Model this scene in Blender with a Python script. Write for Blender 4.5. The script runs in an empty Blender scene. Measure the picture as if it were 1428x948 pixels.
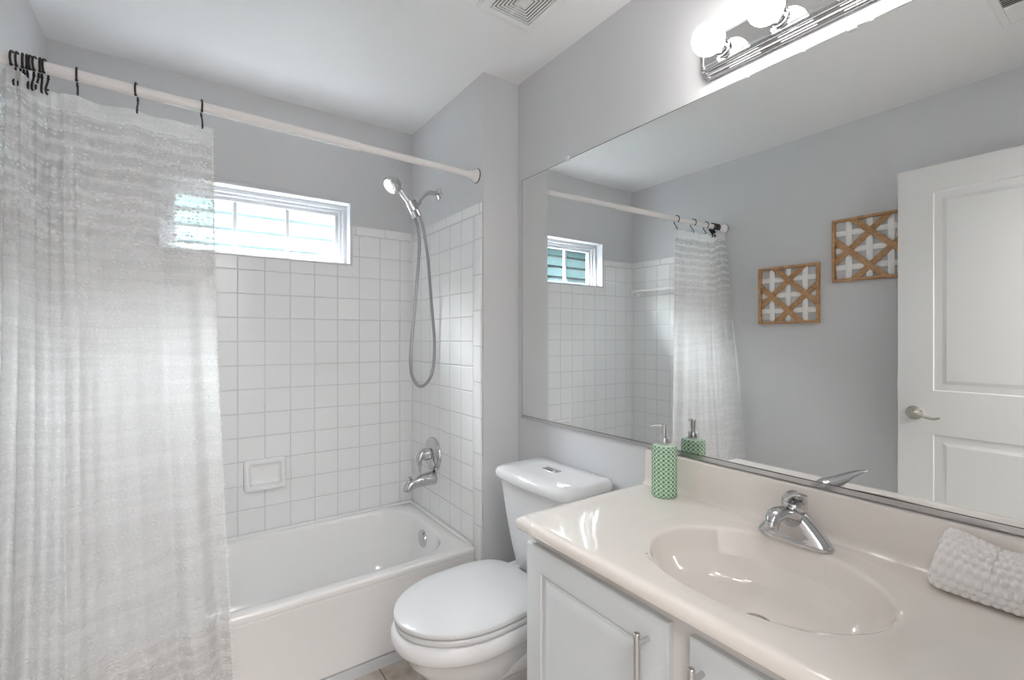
import bpy, bmesh, math, random
from mathutils import Vector, Matrix
random.seed(7)
PI = math.pi
scene = bpy.context.scene
C = scene.collection

# ------------------------------------------------------------------ camera
cam_d = bpy.data.cameras.new('camera')
cam_d.sensor_width = 36.0
cam_d.lens = 36.0 * 655.0 / 1428.0
cam_d.shift_y = -3.0 / 1428.0
cam_d.clip_start = 0.02
cam = bpy.data.objects.new('camera', cam_d)
cam.location = (0, 0, 1.27)
cam.rotation_euler = (PI / 2, 0, math.radians(-35.1))
C.objects.link(cam)
scene.camera = cam

# ------------------------------------------------------------------ light
scene.view_settings.view_transform = 'Standard'
scene.view_settings.look = 'None'
scene.view_settings.gamma = 1.0
scene.view_settings.use_curve_mapping = False
scene.view_settings.exposure = 1.34

scene.cycles.max_bounces = 20
scene.cycles.diffuse_bounces = 14
scene.cycles.sample_clamp_indirect = 20.0

world = bpy.data.worlds.new('sky')
scene.world = world
world.use_nodes = True
bg = world.node_tree.nodes['Background']
bg.inputs[0].default_value = (0.90, 0.955, 1.0, 1)
bg.inputs[1].default_value = 62.0

sun_d = bpy.data.lights.new('sun', 'SUN')
sun_d.energy = 1.5
sun_d.angle = math.radians(1.0)
sun_d.color = (1.0, 0.95, 0.90)
sun = bpy.data.objects.new('sun', sun_d)
sun.rotation_euler = Vector((0.10, 0.80, -0.55)).to_track_quat('-Z', 'Y').to_euler()
C.objects.link(sun)

hall_d = bpy.data.lights.new('hall_fill_light', 'AREA')  # fill light added behind the camera to brighten the room
hall_d.energy = 18
hall_d.shape = 'RECTANGLE'
hall_d.size = 0.9
hall_d.size_y = 0.9
hall_d.color = (1.0, 0.97, 0.94)
hall = bpy.data.objects.new('hall_fill_light', hall_d)
hall.location = (0.1, -0.75, 2.36)
hall.rotation_euler = (0, 0, 0)
C.objects.link(hall)

por_d = bpy.data.lights.new('window_daylight', 'AREA')
por_d.shape = 'RECTANGLE'
por_d.size = 0.80
por_d.size_y = 0.33
por_d.cycles.is_portal = True
por = bpy.data.objects.new('window_daylight', por_d)
por.location = (0.313, 2.60, 1.80)
por.rotation_euler = (-PI / 2, 0, 0)
C.objects.link(por)

BULB_EMIT = 7.6
HC = 2.398      # ceiling
XM = 1.229      # mirror wall
XS = 1.048      # shower wall
YP = 1.70       # pilaster end
YW = 2.447      # window wall (tile face)
XL = -0.42      # left wall

# ------------------------------------------------------------------ materials
def lin(c):
    return tuple(((v / 255) / 12.92 if v / 255 <= 0.04045 else ((v / 255 + 0.055) / 1.055) ** 2.4) for v in c)

class NT:
    def __init__(s, name):
        s.m = bpy.data.materials.new(name); s.m.use_nodes = True
        s.t = s.m.node_tree; s.b = s.t.nodes['Principled BSDF']; s.out = s.t.nodes['Material Output']
    def n(s, typ, **kw):
        nd = s.t.nodes.new(typ)
        for k, v in kw.items(): setattr(nd, k, v)
        return nd
    def l(s, a, b): s.t.links.new(a, b)
    def val(s, nd, i, v):
        nd.inputs[i].default_value = v
    def math(s, op, a, b=None, c=None):
        nd = s.n('ShaderNodeMath', operation=op)
        for i, x in enumerate((a, b, c)):
            if x is None: continue
            if isinstance(x, (int, float)): nd.inputs[i].default_value = x
            else: s.l(x, nd.inputs[i])
        return nd.outputs[0]
    def ramp(s, fac, stops):
        r = s.n('ShaderNodeValToRGB'); e = r.color_ramp.elements
        while len(e) < len(stops): e.new(0.5)
        for i, (p, c) in enumerate(stops):
            e[i].position = p; e[i].color = (*c, 1) if len(c) == 3 else c
        s.l(fac, r.inputs[0]); return r.outputs[0]

def mat(name, col, rough=0.5, metal=0.0, spec=0.5, coat=0.0, noise=None, bump=None, var=0.0):
    k = NT(name); b = k.b
    b.inputs['Base Color'].default_value = (*col, 1)
    b.inputs['Roughness'].default_value = rough
    b.inputs['Metallic'].default_value = metal
    b.inputs['Specular IOR Level'].default_value = spec
    b.inputs['Coat Weight'].default_value = coat
    b.inputs['Coat Roughness'].default_value = 0.05
    if noise:
        tc = k.n('ShaderNodeTexCoord'); nz = k.n('ShaderNodeTexNoise')
        nz.inputs['Scale'].default_value = noise; nz.inputs['Detail'].default_value = 3
        k.l(tc.outputs['Object'], nz.inputs['Vector'])
        if bump:
            bp = k.n('ShaderNodeBump'); bp.inputs['Strength'].default_value = bump[0]; bp.inputs['Distance'].default_value = bump[1]
            k.l(nz.outputs['Fac'], bp.inputs['Height']); k.l(bp.outputs[0], b.inputs['Normal'])
        if var:
            c0 = tuple(v * (1 - var) for v in col); c1 = tuple(min(1, v * (1 + var)) for v in col)
            k.l(k.ramp(nz.outputs['Fac'], [(0.3, c0), (0.7, c1)]), b.inputs['Base Color'])
    return k.m

M = {}
M['wall'] = mat('grey_wall_paint', lin((208, 209, 211)), 0.62, noise=180, bump=(0.12, 0.0006))
M['ceiling'] = mat('ceiling_paint', lin((234, 234, 235)), 0.8, noise=140, bump=(0.15, 0.0006))
M['ceramic'] = mat('white_ceramic', (0.87, 0.87, 0.87), 0.07, coat=0.3, noise=8, bump=(0.02, 0.002))
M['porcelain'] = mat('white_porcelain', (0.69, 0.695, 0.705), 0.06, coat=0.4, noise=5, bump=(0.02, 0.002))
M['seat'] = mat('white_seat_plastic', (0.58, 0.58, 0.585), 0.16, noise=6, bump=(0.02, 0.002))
M['tub'] = mat('white_tub_enamel', (0.87, 0.868, 0.862), 0.10, coat=0.3, noise=6, bump=(0.02, 0.002))
M['counter'] = mat('cream_cultured_marble', lin((230, 224, 218)), 0.06, coat=0.3, noise=5, bump=(0.05, 0.003), var=0.015)
M['cab'] = mat('white_cabinet_laminate', lin((196, 199, 200)), 0.34, noise=60, bump=(0.03, 0.0006))
M['frame'] = mat('white_face_frame', lin((204, 200, 197)), 0.4, noise=60, bump=(0.03, 0.0006))
M['door'] = mat('white_door_paint', lin((218, 218, 217)), 0.36, noise=90, bump=(0.05, 0.0006))
M['vinyl'] = mat('white_window_vinyl', (0.64, 0.65, 0.67), 0.3, noise=50, bump=(0.02, 0.0005))
M['rod'] = mat('white_rod_enamel', (0.82, 0.80, 0.79), 0.25, noise=40, bump=(0.02, 0.0004))
M['chrome'] = mat('chrome', (0.63, 0.63, 0.64), 0.05, 1.0, noise=20, bump=(0.02, 0.0005))
M['nickel'] = mat('satin_nickel', (0.62, 0.59, 0.54), 0.24, 1.0, noise=60, bump=(0.02, 0.0004))
M['brushed'] = mat('brushed_steel', (0.62, 0.62, 0.62), 0.22, 1.0, noise=90, bump=(0.03, 0.0004))
M['hose'] = mat('metal_hose', (0.36, 0.36, 0.37), 0.34, 1.0)
M['black'] = mat('black_iron', (0.012, 0.012, 0.014), 0.45, noise=120, bump=(0.1, 0.0005))
M['dark'] = mat('dark_gap', (0.02, 0.02, 0.02), 0.8, noise=50, bump=(0.05, 0.0005))
M['vent'] = mat('white_vent_plastic', (0.80, 0.80, 0.79), 0.45, noise=70, bump=(0.03, 0.0004))
M['mirror'] = mat('mirror_silver', (0.82, 0.835, 0.83), 0.0, 1.0)
M['mirror_edge'] = mat('mirror_edge_glass', (0.10, 0.12, 0.12), 0.1, noise=30, bump=(0.02, 0.0003))
M['clear'] = mat('clear_plastic_clip', (0.75, 0.76, 0.77), 0.12, noise=40, bump=(0.02, 0.0003))
M['caulk'] = mat('white_caulk', (0.86, 0.86, 0.86), 0.4, noise=40, bump=(0.1, 0.001))
M['white_slat'] = mat('white_painted_wood', (0.88, 0.87, 0.85), 0.55, noise=40, bump=(0.15, 0.0008), var=0.03)

def wood_mat():
    k = NT('light_brown_wood'); tc = k.n('ShaderNodeTexCoord'); mp = k.n('ShaderNodeMapping')
    mp.inputs['Scale'].default_value = (18, 18, 18)
    nz = k.n('ShaderNodeTexNoise'); nz.inputs['Scale'].default_value = 2.2; nz.inputs['Detail'].default_value = 6; nz.inputs['Distortion'].default_value = 1.2
    k.l(tc.outputs['Object'], mp.inputs[0]); k.l(mp.outputs[0], nz.inputs['Vector'])
    k.l(k.ramp(nz.outputs['Fac'], [(0.3, lin((158, 118, 80))), (0.7, lin((202, 162, 118)))]), k.b.inputs['Base Color'])
    k.b.inputs['Roughness'].default_value = 0.55
    return k.m
M['wood'] = wood_mat()

def tile_mat(name, horiz, u0, v0, pu=0.1095, pv=0.1095, mort=0.0011, col=(0.86, 0.865, 0.87), rough=0.10):
    """square glazed tiles; horiz = 'X' or 'Y' world axis used as the horizontal tile axis"""
    k = NT(name); tc = k.n('ShaderNodeTexCoord'); sp = k.n('ShaderNodeSeparateXYZ'); cb = k.n('ShaderNodeCombineXYZ')
    k.l(tc.outputs['Object'], sp.inputs[0])
    u = k.math('DIVIDE', k.math('SUBTRACT', sp.outputs[horiz], u0), pu)
    v = k.math('DIVIDE', k.math('SUBTRACT', sp.outputs['Z'], v0), pv)
    def edge(x, p):   # distance in metres to the nearest joint
        fr = k.math('FRACT', x)
        return k.math('MULTIPLY', k.math('MINIMUM', fr, k.math('SUBTRACT', 1.0, fr)), p)
    d = k.math('MINIMUM', edge(u, pu), edge(v, pv))
    grout = k.math('LESS_THAN', d, mort)
    pil = k.n('ShaderNodeMapRange'); pil.interpolation_type = 'SMOOTHSTEP'
    pil.inputs['From Min'].default_value = mort * 0.6; pil.inputs['From Max'].default_value = mort + 0.0035
    k.l(d, pil.inputs['Value'])
    # each tile sits a hair differently: a small tilt per tile
    k.l(k.math('FLOOR', u), cb.inputs[0]); k.l(k.math('FLOOR', v), cb.inputs[1])
    wn = k.n('ShaderNodeTexWhiteNoise', noise_dimensions='3D'); k.l(cb.outputs[0], wn.inputs['Vector'])
    sc = k.n('ShaderNodeSeparateColor'); k.l(wn.outputs['Color'], sc.inputs[0])
    tu = k.math('MULTIPLY', k.math('SUBTRACT', k.math('FRACT', u), 0.5), k.math('SUBTRACT', sc.outputs[0], 0.5))
    tv = k.math('MULTIPLY', k.math('SUBTRACT', k.math('FRACT', v), 0.5), k.math('SUBTRACT', sc.outputs[1], 0.5))
    tilt = k.math('MULTIPLY', k.math('ADD', tu, tv), 0.45)
    nz = k.n('ShaderNodeTexNoise'); nz.inputs['Scale'].default_value = 14; k.l(tc.outputs['Object'], nz.inputs['Vector'])
    h = k.math('ADD', k.math('ADD', pil.outputs[0], tilt), k.math('MULTIPLY', nz.outputs['Fac'], 0.25))
    bp = k.n('ShaderNodeBump'); bp.inputs['Strength'].default_value = 1.0; bp.inputs['Distance'].default_value = 0.0016
    k.l(h, bp.inputs['Height']); k.l(bp.outputs[0], k.b.inputs['Normal'])
    mx = k.n('ShaderNodeMix', data_type='RGBA'); k.l(grout, mx.inputs['Factor'])
    mx.inputs['A'].default_value = (*col, 1); mx.inputs['B'].default_value = (*lin((198, 200, 202)), 1)
    k.l(mx.outputs['Result'], k.b.inputs['Base Color'])
    rr = k.math('MULTIPLY_ADD', grout, 0.6, rough); k.l(rr, k.b.inputs['Roughness'])
    return k.m
# joints measured on the wall: x = .206 + k*.1095, tile rows run down from the cap row
ROW0 = 1.800
M['tile_w'] = tile_mat('wall_tile_window_side', 'X', 0.206, ROW0)
M['tile_s'] = tile_mat('wall_tile_end', 'Y', 1.775, ROW0)
M['cap_w'] = tile_mat('cap_tile_window_side', 'X', 0.12, ROW0, pu=0.154, pv=0.2)
M['cap_s'] = tile_mat('cap_tile_end', 'Y', 1.72, ROW0, pu=0.154, pv=0.2)
M['edge_s'] = tile_mat('edge_trim_tile', 'Y', 1.60, 1.695, pu=0.5, pv=0.154)

def floor_mat():
    k = NT('travertine_floor_tile'); tc = k.n('ShaderNodeTexCoord')
    br = k.n('ShaderNodeTexBrick', offset=0.5); br.inputs['Scale'].default_value = 1; br.inputs['Brick Width'].default_value = 0.30; br.inputs['Row Height'].default_value = 0.30
    br.inputs['Mortar Size'].default_value = 0.003
    mp = k.n('ShaderNodeMapping'); mp.inputs['Location'].default_value = (-0.02, -0.085, 0)
    k.l(tc.outputs['Object'], mp.inputs[0]); k.l(mp.outputs[0], br.inputs['Vector'])
    nz = k.n('ShaderNodeTexNoise'); nz.inputs['Scale'].default_value = 9; nz.inputs['Detail'].default_value = 8; nz.inputs['Roughness'].default_value = 0.65
    k.l(tc.outputs['Object'], nz.inputs['Vector'])
    c = k.ramp(nz.outputs['Fac'], [(0.3, lin((150, 136, 122))), (0.5, lin((190, 180, 170))), (0.7, lin((210, 205, 200)))])
    mx = k.n('ShaderNodeMix', data_type='RGBA'); k.l(br.outputs['Fac'], mx.inputs['Factor']); k.l(c, mx.inputs['A']); mx.inputs['B'].default_value = (*lin((130, 115, 105)), 1)
    k.l(mx.outputs['Result'], k.b.inputs['Base Color']); k.b.inputs['Roughness'].default_value = 0.4
    return k.m
M['floor'] = floor_mat()

def curtain_mat():
    k = NT('sheer_white_curtain'); t = k.t
    uv = k.n('ShaderNodeUVMap'); sp = k.n('ShaderNodeSeparateXYZ'); k.l(uv.outputs[0], sp.inputs[0])
    U, V = sp.outputs['X'], sp.outputs['Y']        # metres along and down the cloth
    # woven dashes: cells stretched along the rows, filled at random
    def dashes(su, sv, thr, seed):
        cb = k.n('ShaderNodeCombineXYZ')
        row = k.math('FLOOR', k.math('MULTIPLY', V, sv))
        jit = k.math('MULTIPLY', k.math('FRACT', k.math('MULTIPLY', k.math('SINE', k.math('MULTIPLY', row, 12.9898)), 437.58)), 1.0)
        uu = k.math('ADD', k.math('MULTIPLY', U, su), jit)
        k.l(k.math('FLOOR', uu), cb.inputs[0]); k.l(row, cb.inputs[1]); cb.inputs[2].default_value = seed
        wn = k.n('ShaderNodeTexWhiteNoise', noise_dimensions='3D'); k.l(cb.outputs[0], wn.inputs['Vector'])
        fu = k.math('SUBTRACT', k.math('FRACT', uu), 0.5); fv = k.math('SUBTRACT', k.math('FRACT', k.math('MULTIPLY', V, sv)), 0.5)
        rad = k.math('SQRT', k.math('ADD', k.math('MULTIPLY', fu, fu), k.math('MULTIPLY', fv, fv)))
        inside = k.n('ShaderNodeMapRange'); inside.inputs['From Min'].default_value = 0.42; inside.inputs['From Max'].default_value = 0.22
        k.l(rad, inside.inputs['Value'])
        return k.math('MULTIPLY', inside.outputs[0], k.math('GREATER_THAN', wn.outputs['Value'], thr))
    d1 = dashes(62, 95, 0.62, 1.0)
    d2 = dashes(95, 210, 0.45, 4.0)
    # horizontal woven bands
    def bands(freq, ph):
        return k.math('MULTIPLY_ADD', k.math('SINE', k.math('MULTIPLY_ADD', V, freq, ph)), 0.5, 0.5)
    cbn = k.n('ShaderNodeCombineXYZ'); k.l(k.math('MULTIPLY', U, 2.0), cbn.inputs[0]); k.l(k.math('MULTIPLY', V, 34.0), cbn.inputs[1])
    nz = k.n('ShaderNodeTexNoise'); nz.inputs['Scale'].default_value = 1.0; nz.inputs['Detail'].default_value = 3; k.l(cbn.outputs[0], nz.inputs['Vector'])
    band = k.n('ShaderNodeMapRange'); band.inputs['From Min'].default_value = 0.46; band.inputs['From Max'].default_value = 0.56; k.l(nz.outputs['Fac'], band.inputs['Value'])
    wide = k.n('ShaderNodeMapRange'); wide.inputs['From Min'].default_value = 0.5; wide.inputs['From Max'].default_value = 0.85
    k.l(bands(150.0, 0.5), wide.inputs['Value'])
    # the cloth is woven thin near the top and the hem
    topm = k.n('ShaderNodeMapRange'); topm.interpolation_type = 'SMOOTHSTEP'
    topm.inputs['From Min'].default_value = 0.25; topm.inputs['From Max'].default_value = 0.55; topm.inputs['To Min'].default_value = 1; topm.inputs['To Max'].default_value = 0
    k.l(V, topm.inputs['Value'])
    botm = k.n('ShaderNodeMapRange'); botm.interpolation_type = 'SMOOTHSTEP'
    botm.inputs['From Min'].default_value = 1.45; botm.inputs['From Max'].default_value = 1.62; k.l(V, botm.inputs['Value'])
    thin = k.math('MAXIMUM', topm.outputs[0], k.math('MULTIPLY', botm.outputs[0], 0.85))
    hem = k.math('LESS_THAN', V, 0.045)
    # opacity
    base = k.math('MULTIPLY_ADD', thin, -0.27, 0.76)
    op = k.math('ADD', base, k.math('MULTIPLY', d1, k.math('MULTIPLY_ADD', thin, 0.26, 0.06)))
    op = k.math('ADD', op, k.math('MULTIPLY', d2, 0.08))
    op = k.math('ADD', op, k.math('MULTIPLY', k.math('MULTIPLY', wide.outputs[0], thin), 0.20))
    op = k.math('ADD', op, k.math('MULTIPLY', band.outputs[0], 0.06))
    op = k.math('ADD', op, k.math('MULTIPLY', hem, 0.42))
    op = k.math('MINIMUM', op, 0.985)
    tex = k.math('ADD', k.math('MULTIPLY', d1, 0.6), k.math('ADD', k.math('MULTIPLY', d2, 0.5), k.math('MULTIPLY', band.outputs[0], 0.4)))
    bp = k.n('ShaderNodeBump'); bp.inputs['Strength'].default_value = 0.7; bp.inputs['Distance'].default_value = 0.004; k.l(tex, bp.inputs['Height'])
    df = k.n('ShaderNodeBsdfDiffuse'); df.inputs[0].default_value = (0.86, 0.86, 0.86, 1); k.l(bp.outputs[0], df.inputs['Normal'])
    tl = k.n('ShaderNodeBsdfTranslucent'); tl.inputs[0].default_value = (0.74, 0.74, 0.74, 1)
    mx = k.n('ShaderNodeMixShader'); mx.inputs[0].default_value = 0.32; k.l(df.outputs[0], mx.inputs[1]); k.l(tl.outputs[0], mx.inputs[2])
    tr = k.n('ShaderNodeBsdfTransparent'); m2 = k.n('ShaderNodeMixShader')
    k.l(op, m2.inputs[0]); k.l(tr.outputs[0], m2.inputs[1]); k.l(mx.outputs[0], m2.inputs[2])
    k.l(m2.outputs[0], k.out.inputs['Surface'])
    return k.m
M['curtain'] = curtain_mat()

def fringe_mat():
    return mat('white_fringe_yarn', (0.84, 0.84, 0.83), 0.9, noise=300, bump=(0.3, 0.001))
M['yarn'] = fringe_mat()

def towel_mat():
    return mat('white_cotton_waffle', (0.92, 0.905, 0.89), 0.95, spec=0.1, noise=700, bump=(0.5, 0.0015))
M['towel'] = towel_mat()

def bottle_mat():
    k = NT('green_embossed_ceramic'); uv = k.n('ShaderNodeUVMap'); sp = k.n('ShaderNodeSeparateXYZ'); k.l(uv.outputs[0], sp.inputs[0])
    # UV: x = turn 0..1, y = metres
    a = k.math('MULTIPLY', sp.outputs['X'], 16.0); b = k.math('MULTIPLY', sp.outputs['Y'], 82.0)
    # overlapping-petal lattice: raised light bars around dark leaf-shaped hollows
    s1 = k.math('ABSOLUTE', k.math('SINE', k.math('MULTIPLY', k.math('ADD', a, b), PI)))
    s2 = k.math('ABSOLUTE', k.math('SINE', k.math('MULTIPLY', k.math('SUBTRACT', a, b), PI)))
    s3 = k.math('ABSOLUTE', k.math('SINE', k.math('MULTIPLY', a, PI)))
    f = k.math('MULTIPLY', k.math('MULTIPLY', s1, s2), k.math('MULTIPLY_ADD', s3, 0.6, 0.4))
    c = k.ramp(f, [(0.08, lin((206, 226, 198))), (0.30, lin((150, 190, 160))), (0.65, lin((92, 140, 114)))])
    top = k.math('GREATER_THAN', sp.outputs['Y'], 0.1475)
    mx = k.n('ShaderNodeMix', data_type='RGBA'); k.l(top, mx.inputs['Factor']); k.l(c, mx.inputs['A']); mx.inputs['B'].default_value = (*lin((200, 222, 203)), 1)
    k.l(mx.outputs['Result'], k.b.inputs['Base Color'])
    bp = k.n('ShaderNodeBump'); bp.inputs['Strength'].default_value = 0.8; bp.inputs['Distance'].default_value = 0.002; bp.invert = True
    k.l(k.math('MULTIPLY', f, k.math('SUBTRACT', 1.0, top)), bp.inputs['Height']); k.l(bp.outputs[0], k.b.inputs['Normal'])
    k.b.inputs['Roughness'].default_value = 0.2
    return k.m
M['bottle'] = bottle_mat()

def emit_mat(name, col, s):
    k = NT(name); k.b.inputs['Base Color'].default_value = (*col, 1)
    tc = k.n('ShaderNodeTexCoord'); nz = k.n('ShaderNodeTexNoise'); nz.inputs['Scale'].default_value = 4; k.l(tc.outputs['Object'], nz.inputs['Vector'])
    k.l(k.ramp(nz.outputs['Fac'], [(0, tuple(v * 0.98 for v in col)), (1, col)]), k.b.inputs['Emission Color'])
    k.b.inputs['Emission Strength'].default_value = s
    return k.m
M['bulb'] = emit_mat('lit_frosted_bulb', (1.0, 0.95, 0.915), BULB_EMIT)

def glass_mat():
    k = NT('window_glass')
    tr = k.n('ShaderNodeBsdfTransparent'); gl = k.n('ShaderNodeBsdfGlossy'); gl.inputs['Roughness'].default_value = 0.0
    lw = k.n('ShaderNodeLayerWeight'); lw.inputs[0].default_value = 0.5
    fac = k.math('MULTIPLY_ADD', k.math('POWER', lw.outputs['Facing'], 5.0), 0.9, 0.04)
    tr.inputs[0].default_value = (0.97, 0.985, 0.98, 1)
    mx = k.n('ShaderNodeMixShader'); k.l(fac, mx.inputs[0]); k.l(tr.outputs[0], mx.inputs[1]); k.l(gl.outputs[0], mx.inputs[2])
    k.l(mx.outputs[0], k.out.inputs['Surface']); return k.m
M['glass'] = glass_mat()
M['siding'] = mat('pale_teal_siding', lin((152, 182, 187)), 0.6, noise=30, bump=(0.05, 0.001))
M['brick'] = mat('outer_wall_board', lin((170, 165, 160)), 0.8, noise=30, bump=(0.05, 0.001))
M['grass'] = mat('pale_gravel', lin((112, 113, 114)), 0.9, noise=60, bump=(0.3, 0.01), var=0.15)

# ------------------------------------------------------------------ mesh helpers
def finish(name, bm, m, parent=None, org=None, angle=35, flat=False, local=False):
    """link bm (world coordinates) as one mesh object whose origin is org (or the parent's origin)"""
    if parent is not None:
        off = Vector((0, 0, 0)) if local else world_loc(parent)
    else:
        off = Vector(org) if org else Vector((0, 0, 0))
    if off.length: bmesh.ops.translate(bm, verts=bm.verts, vec=-off)
    bmesh.ops.recalc_face_normals(bm, faces=bm.faces)
    me = bpy.data.meshes.new(name); bm.to_mesh(me); bm.free()
    if not flat:
        for p in me.polygons: p.use_smooth = True
        me.set_sharp_from_angle(angle=math.radians(angle))
    o = bpy.data.objects.new(name, me); me.materials.append(m)
    C.objects.link(o)
    if parent is not None: o.parent = parent
    else: o.location = off
    return o

def world_loc(o):
    v = Vector((0, 0, 0))
    while o is not None:
        v += o.location; o = o.parent
    return v

def tag(o, label, cat, group=None, kind=None):
    o['label'] = label; o['category'] = cat
    if group: o['group'] = group
    if kind: o['kind'] = kind
    return o

def thing(name, loc, label, cat, group=None, rz=0.0):
    o = bpy.data.objects.new(name, None); C.objects.link(o)
    o.location = loc; o.rotation_euler = (0, 0, rz); o.empty_display_size = 0.05
    return tag(o, label, cat, group)

def struct(name, bm, m, label, cat, **kw):
    o = finish(name, bm, m, **kw); return tag(o, label, cat, kind='structure')

def BM(): return bmesh.new()

def box(bm, x0, x1, y0, y1, z0, z1, bev=0.0, seg=2):
    r = bmesh.ops.create_cube(bm, size=1.0)
    vs = r['verts']
    for v in vs:
        v.co = Vector((x0 if v.co.x < 0 else x1, y0 if v.co.y < 0 else y1, z0 if v.co.z < 0 else z1))
    if bev:
        es = list({e for v in vs for e in v.link_edges})
        bmesh.ops.bevel(bm, geom=es, offset=bev, offset_type='OFFSET', segments=seg, profile=0.5, affect='EDGES')

def loft(bm, rings, cap0=True, cap1=True, closed=True, uv=None):
    """rings: equal-length lists of points. uv: optional list of v per ring (u = turn)"""
    vr = [[bm.verts.new(p) for p in r] for r in rings]
    n = len(rings[0]); lay = bm.loops.layers.uv.verify() if uv else None
    for i in range(len(vr) - 1):
        for j in range(n if closed else n - 1):
            a, b, c, d = vr[i][j], vr[i][(j + 1) % n], vr[i + 1][(j + 1) % n], vr[i + 1][j]
            try: f = bm.faces.new((a, b, c, d))
            except ValueError: continue
            if lay:
                us = (j / n, (j + 1) / n, (j + 1) / n, j / n); vv = (uv[i], uv[i], uv[i + 1], uv[i + 1])
                for lp, uu, v in zip(f.loops, us, vv): lp[lay].uv = (uu, v)
    if cap0: bm.faces.new(list(reversed(vr[0])))
    if cap1: bm.faces.new(vr[-1])
    return vr

def frame_axes(d):
    d = Vector(d).normalized()
    a = Vector((0, 0, 1)) if abs(d.z) < 0.9 else Vector((1, 0, 0))
    x = d.cross(a).normalized(); return x, d.cross(x).normalized()

def lathe(bm, org, axis, prof, n=32, uv=False):
    """prof: list of (distance along axis, radius)"""
    x, y = frame_axes(axis); d = Vector(axis).normalized(); o = Vector(org)
    rings = []
    for t, r in prof:
        r = max(r, 1e-5)
        rings.append([o + d * t + (x * math.cos(2 * PI * k / n) + y * math.sin(2 * PI * k / n)) * r for k in range(n)])
    loft(bm, rings, uv=[p[0] for p in prof] if uv else None)

def smooth_path(pts, n=8):
    """Catmull-Rom"""
    P = [Vector(p) for p in pts]; out = []
    for i in range(len(P) - 1):
        p0 = P[i - 1] if i else P[0] * 2 - P[1]; p1, p2 = P[i], P[i + 1]; p3 = P[i + 2] if i + 2 < len(P) else P[-1] * 2 - P[-2]
        for k in range(n):
            t = k / n
            out.append(0.5 * ((2 * p1) + (p2 - p0) * t + (2 * p0 - 5 * p1 + 4 * p2 - p3) * t * t + (-p0 + 3 * p1 - 3 * p2 + p3) * t ** 3))
    out.append(P[-1]); return out

def interp(vals, t):
    if isinstance(vals, (int, float)): return vals
    x = t * (len(vals) - 1); i = min(int(x), len(vals) - 2); f = x - i
    return vals[i] * (1 - f) + vals[i + 1] * f

def tube(bm, pts, r, n=14, sy=1.0, up=None):
    """tube through pts; r number or list along it; sy squashes the second axis (or list)"""
    P = [Vector(p) for p in pts]; rings = []; x = None
    for i, p in enumerate(P):
        d = (P[min(i + 1, len(P) - 1)] - P[max(i - 1, 0)]).normalized()
        if x is None:
            x = (Vector(up).cross(d)).normalized() if up else frame_axes(d)[0]
        x = (x - d * x.dot(d)).normalized(); y = d.cross(x)
        t = i / (len(P) - 1); rr = interp(r, t); s = interp(sy, t)
        rings.append([p + x * math.cos(2 * PI * k / n) * rr + y * math.sin(2 * PI * k / n) * rr * s for k in range(n)])
    loft(bm, rings)

def cyl(bm, a, b, r, n=24, bev=0.0):
    a, b = Vector(a), Vector(b); L = (b - a).length
    pr = [(0, r - bev), (bev, r), (L - bev, r), (L, r - bev)] if bev else [(0, r), (L, r)]
    lathe(bm, a, b - a, pr, n)

def rrect(hx, hy, r, n=6):
    pts = []
    for (sx, sy, a0) in ((1, 1, 0), (-1, 1, PI / 2), (-1, -1, PI), (1, -1, 3 * PI / 2)):
        for k in range(n + 1):
            a = a0 + (PI / 2) * k / n
            pts.append((sx * (hx - r) + r * math.cos(a), sy * (hy - r) + r * math.sin(a)))
    return pts

def prism_x(bm, prof, x0, x1):
    """closed (y,z) profile swept along x"""
    loft(bm, [[(x0, y, z) for y, z in prof], [(x1, y, z) for y, z in prof]])
def prism_y(bm, prof, y0, y1):
    loft(bm, [[(x, y0, z) for x, z in prof], [(x, y1, z) for x, z in prof]])

# ------------------------------------------------------------------ room shell
WX0, WX1, WZ0, WZ1 = -0.088, 0.715, 1.640, 1.967     # window opening
b = BM(); box(b, -0.56, 1.36, -0.12, 2.60, -0.1, 0.0)
struct('floor', b, M['floor'], 'beige stone look tile floor beside the tub and toilet', 'floor')
b = BM(); box(b, -0.56, 1.36, -0.12, 2.60, HC, HC + 0.1)
struct('ceiling', b, M['ceiling'], 'smooth white ceiling with a square fan grille', 'ceiling')
YB = YW + 0.008
b = BM()
box(b, XL - 0.14, WX0, YB, YB + 0.14, 0, HC); box(b, WX1, XM + 0.12, YB, YB + 0.14, 0, HC)
box(b, WX0, WX1, YB, YB + 0.14, 0, WZ0); box(b, WX0, WX1, YB, YB + 0.14, WZ1, HC)
wall_window = struct('wall_window', b, M['wall'], 'grey painted and tiled wall behind the tub with the small window', 'wall')
b = BM(); box(b, XM, XM + 0.12, -0.12, YB, 0, HC)
struct('wall_mirror', b, M['wall'], 'pale grey wall carrying the large mirror and light bar', 'wall')
b = BM(); box(b, XS, XM, YP, YB, 0, HC)
wall_end = struct('wall_shower', b, M['wall'], 'boxed out wall at the tap end of the tub', 'wall')
b = BM(); box(b, XL - 0.12, XL, -0.12, YB, 0, HC)
wall_left = struct('wall_left', b, M['wall'], 'grey wall seen in the mirror behind the two woven wood panels', 'wall')
b = BM()
box(b, XL, -0.33, -0.12, -0.005, 0, HC); box(b, 0.47, XM, -0.12, -0.005, 0, HC); box(b, -0.33, 0.47, -0.12, -0.005, 2.05, HC)
struct('wall_front', b, M['wall'], 'wall with the open doorway the photo is taken from', 'wall')
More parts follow.
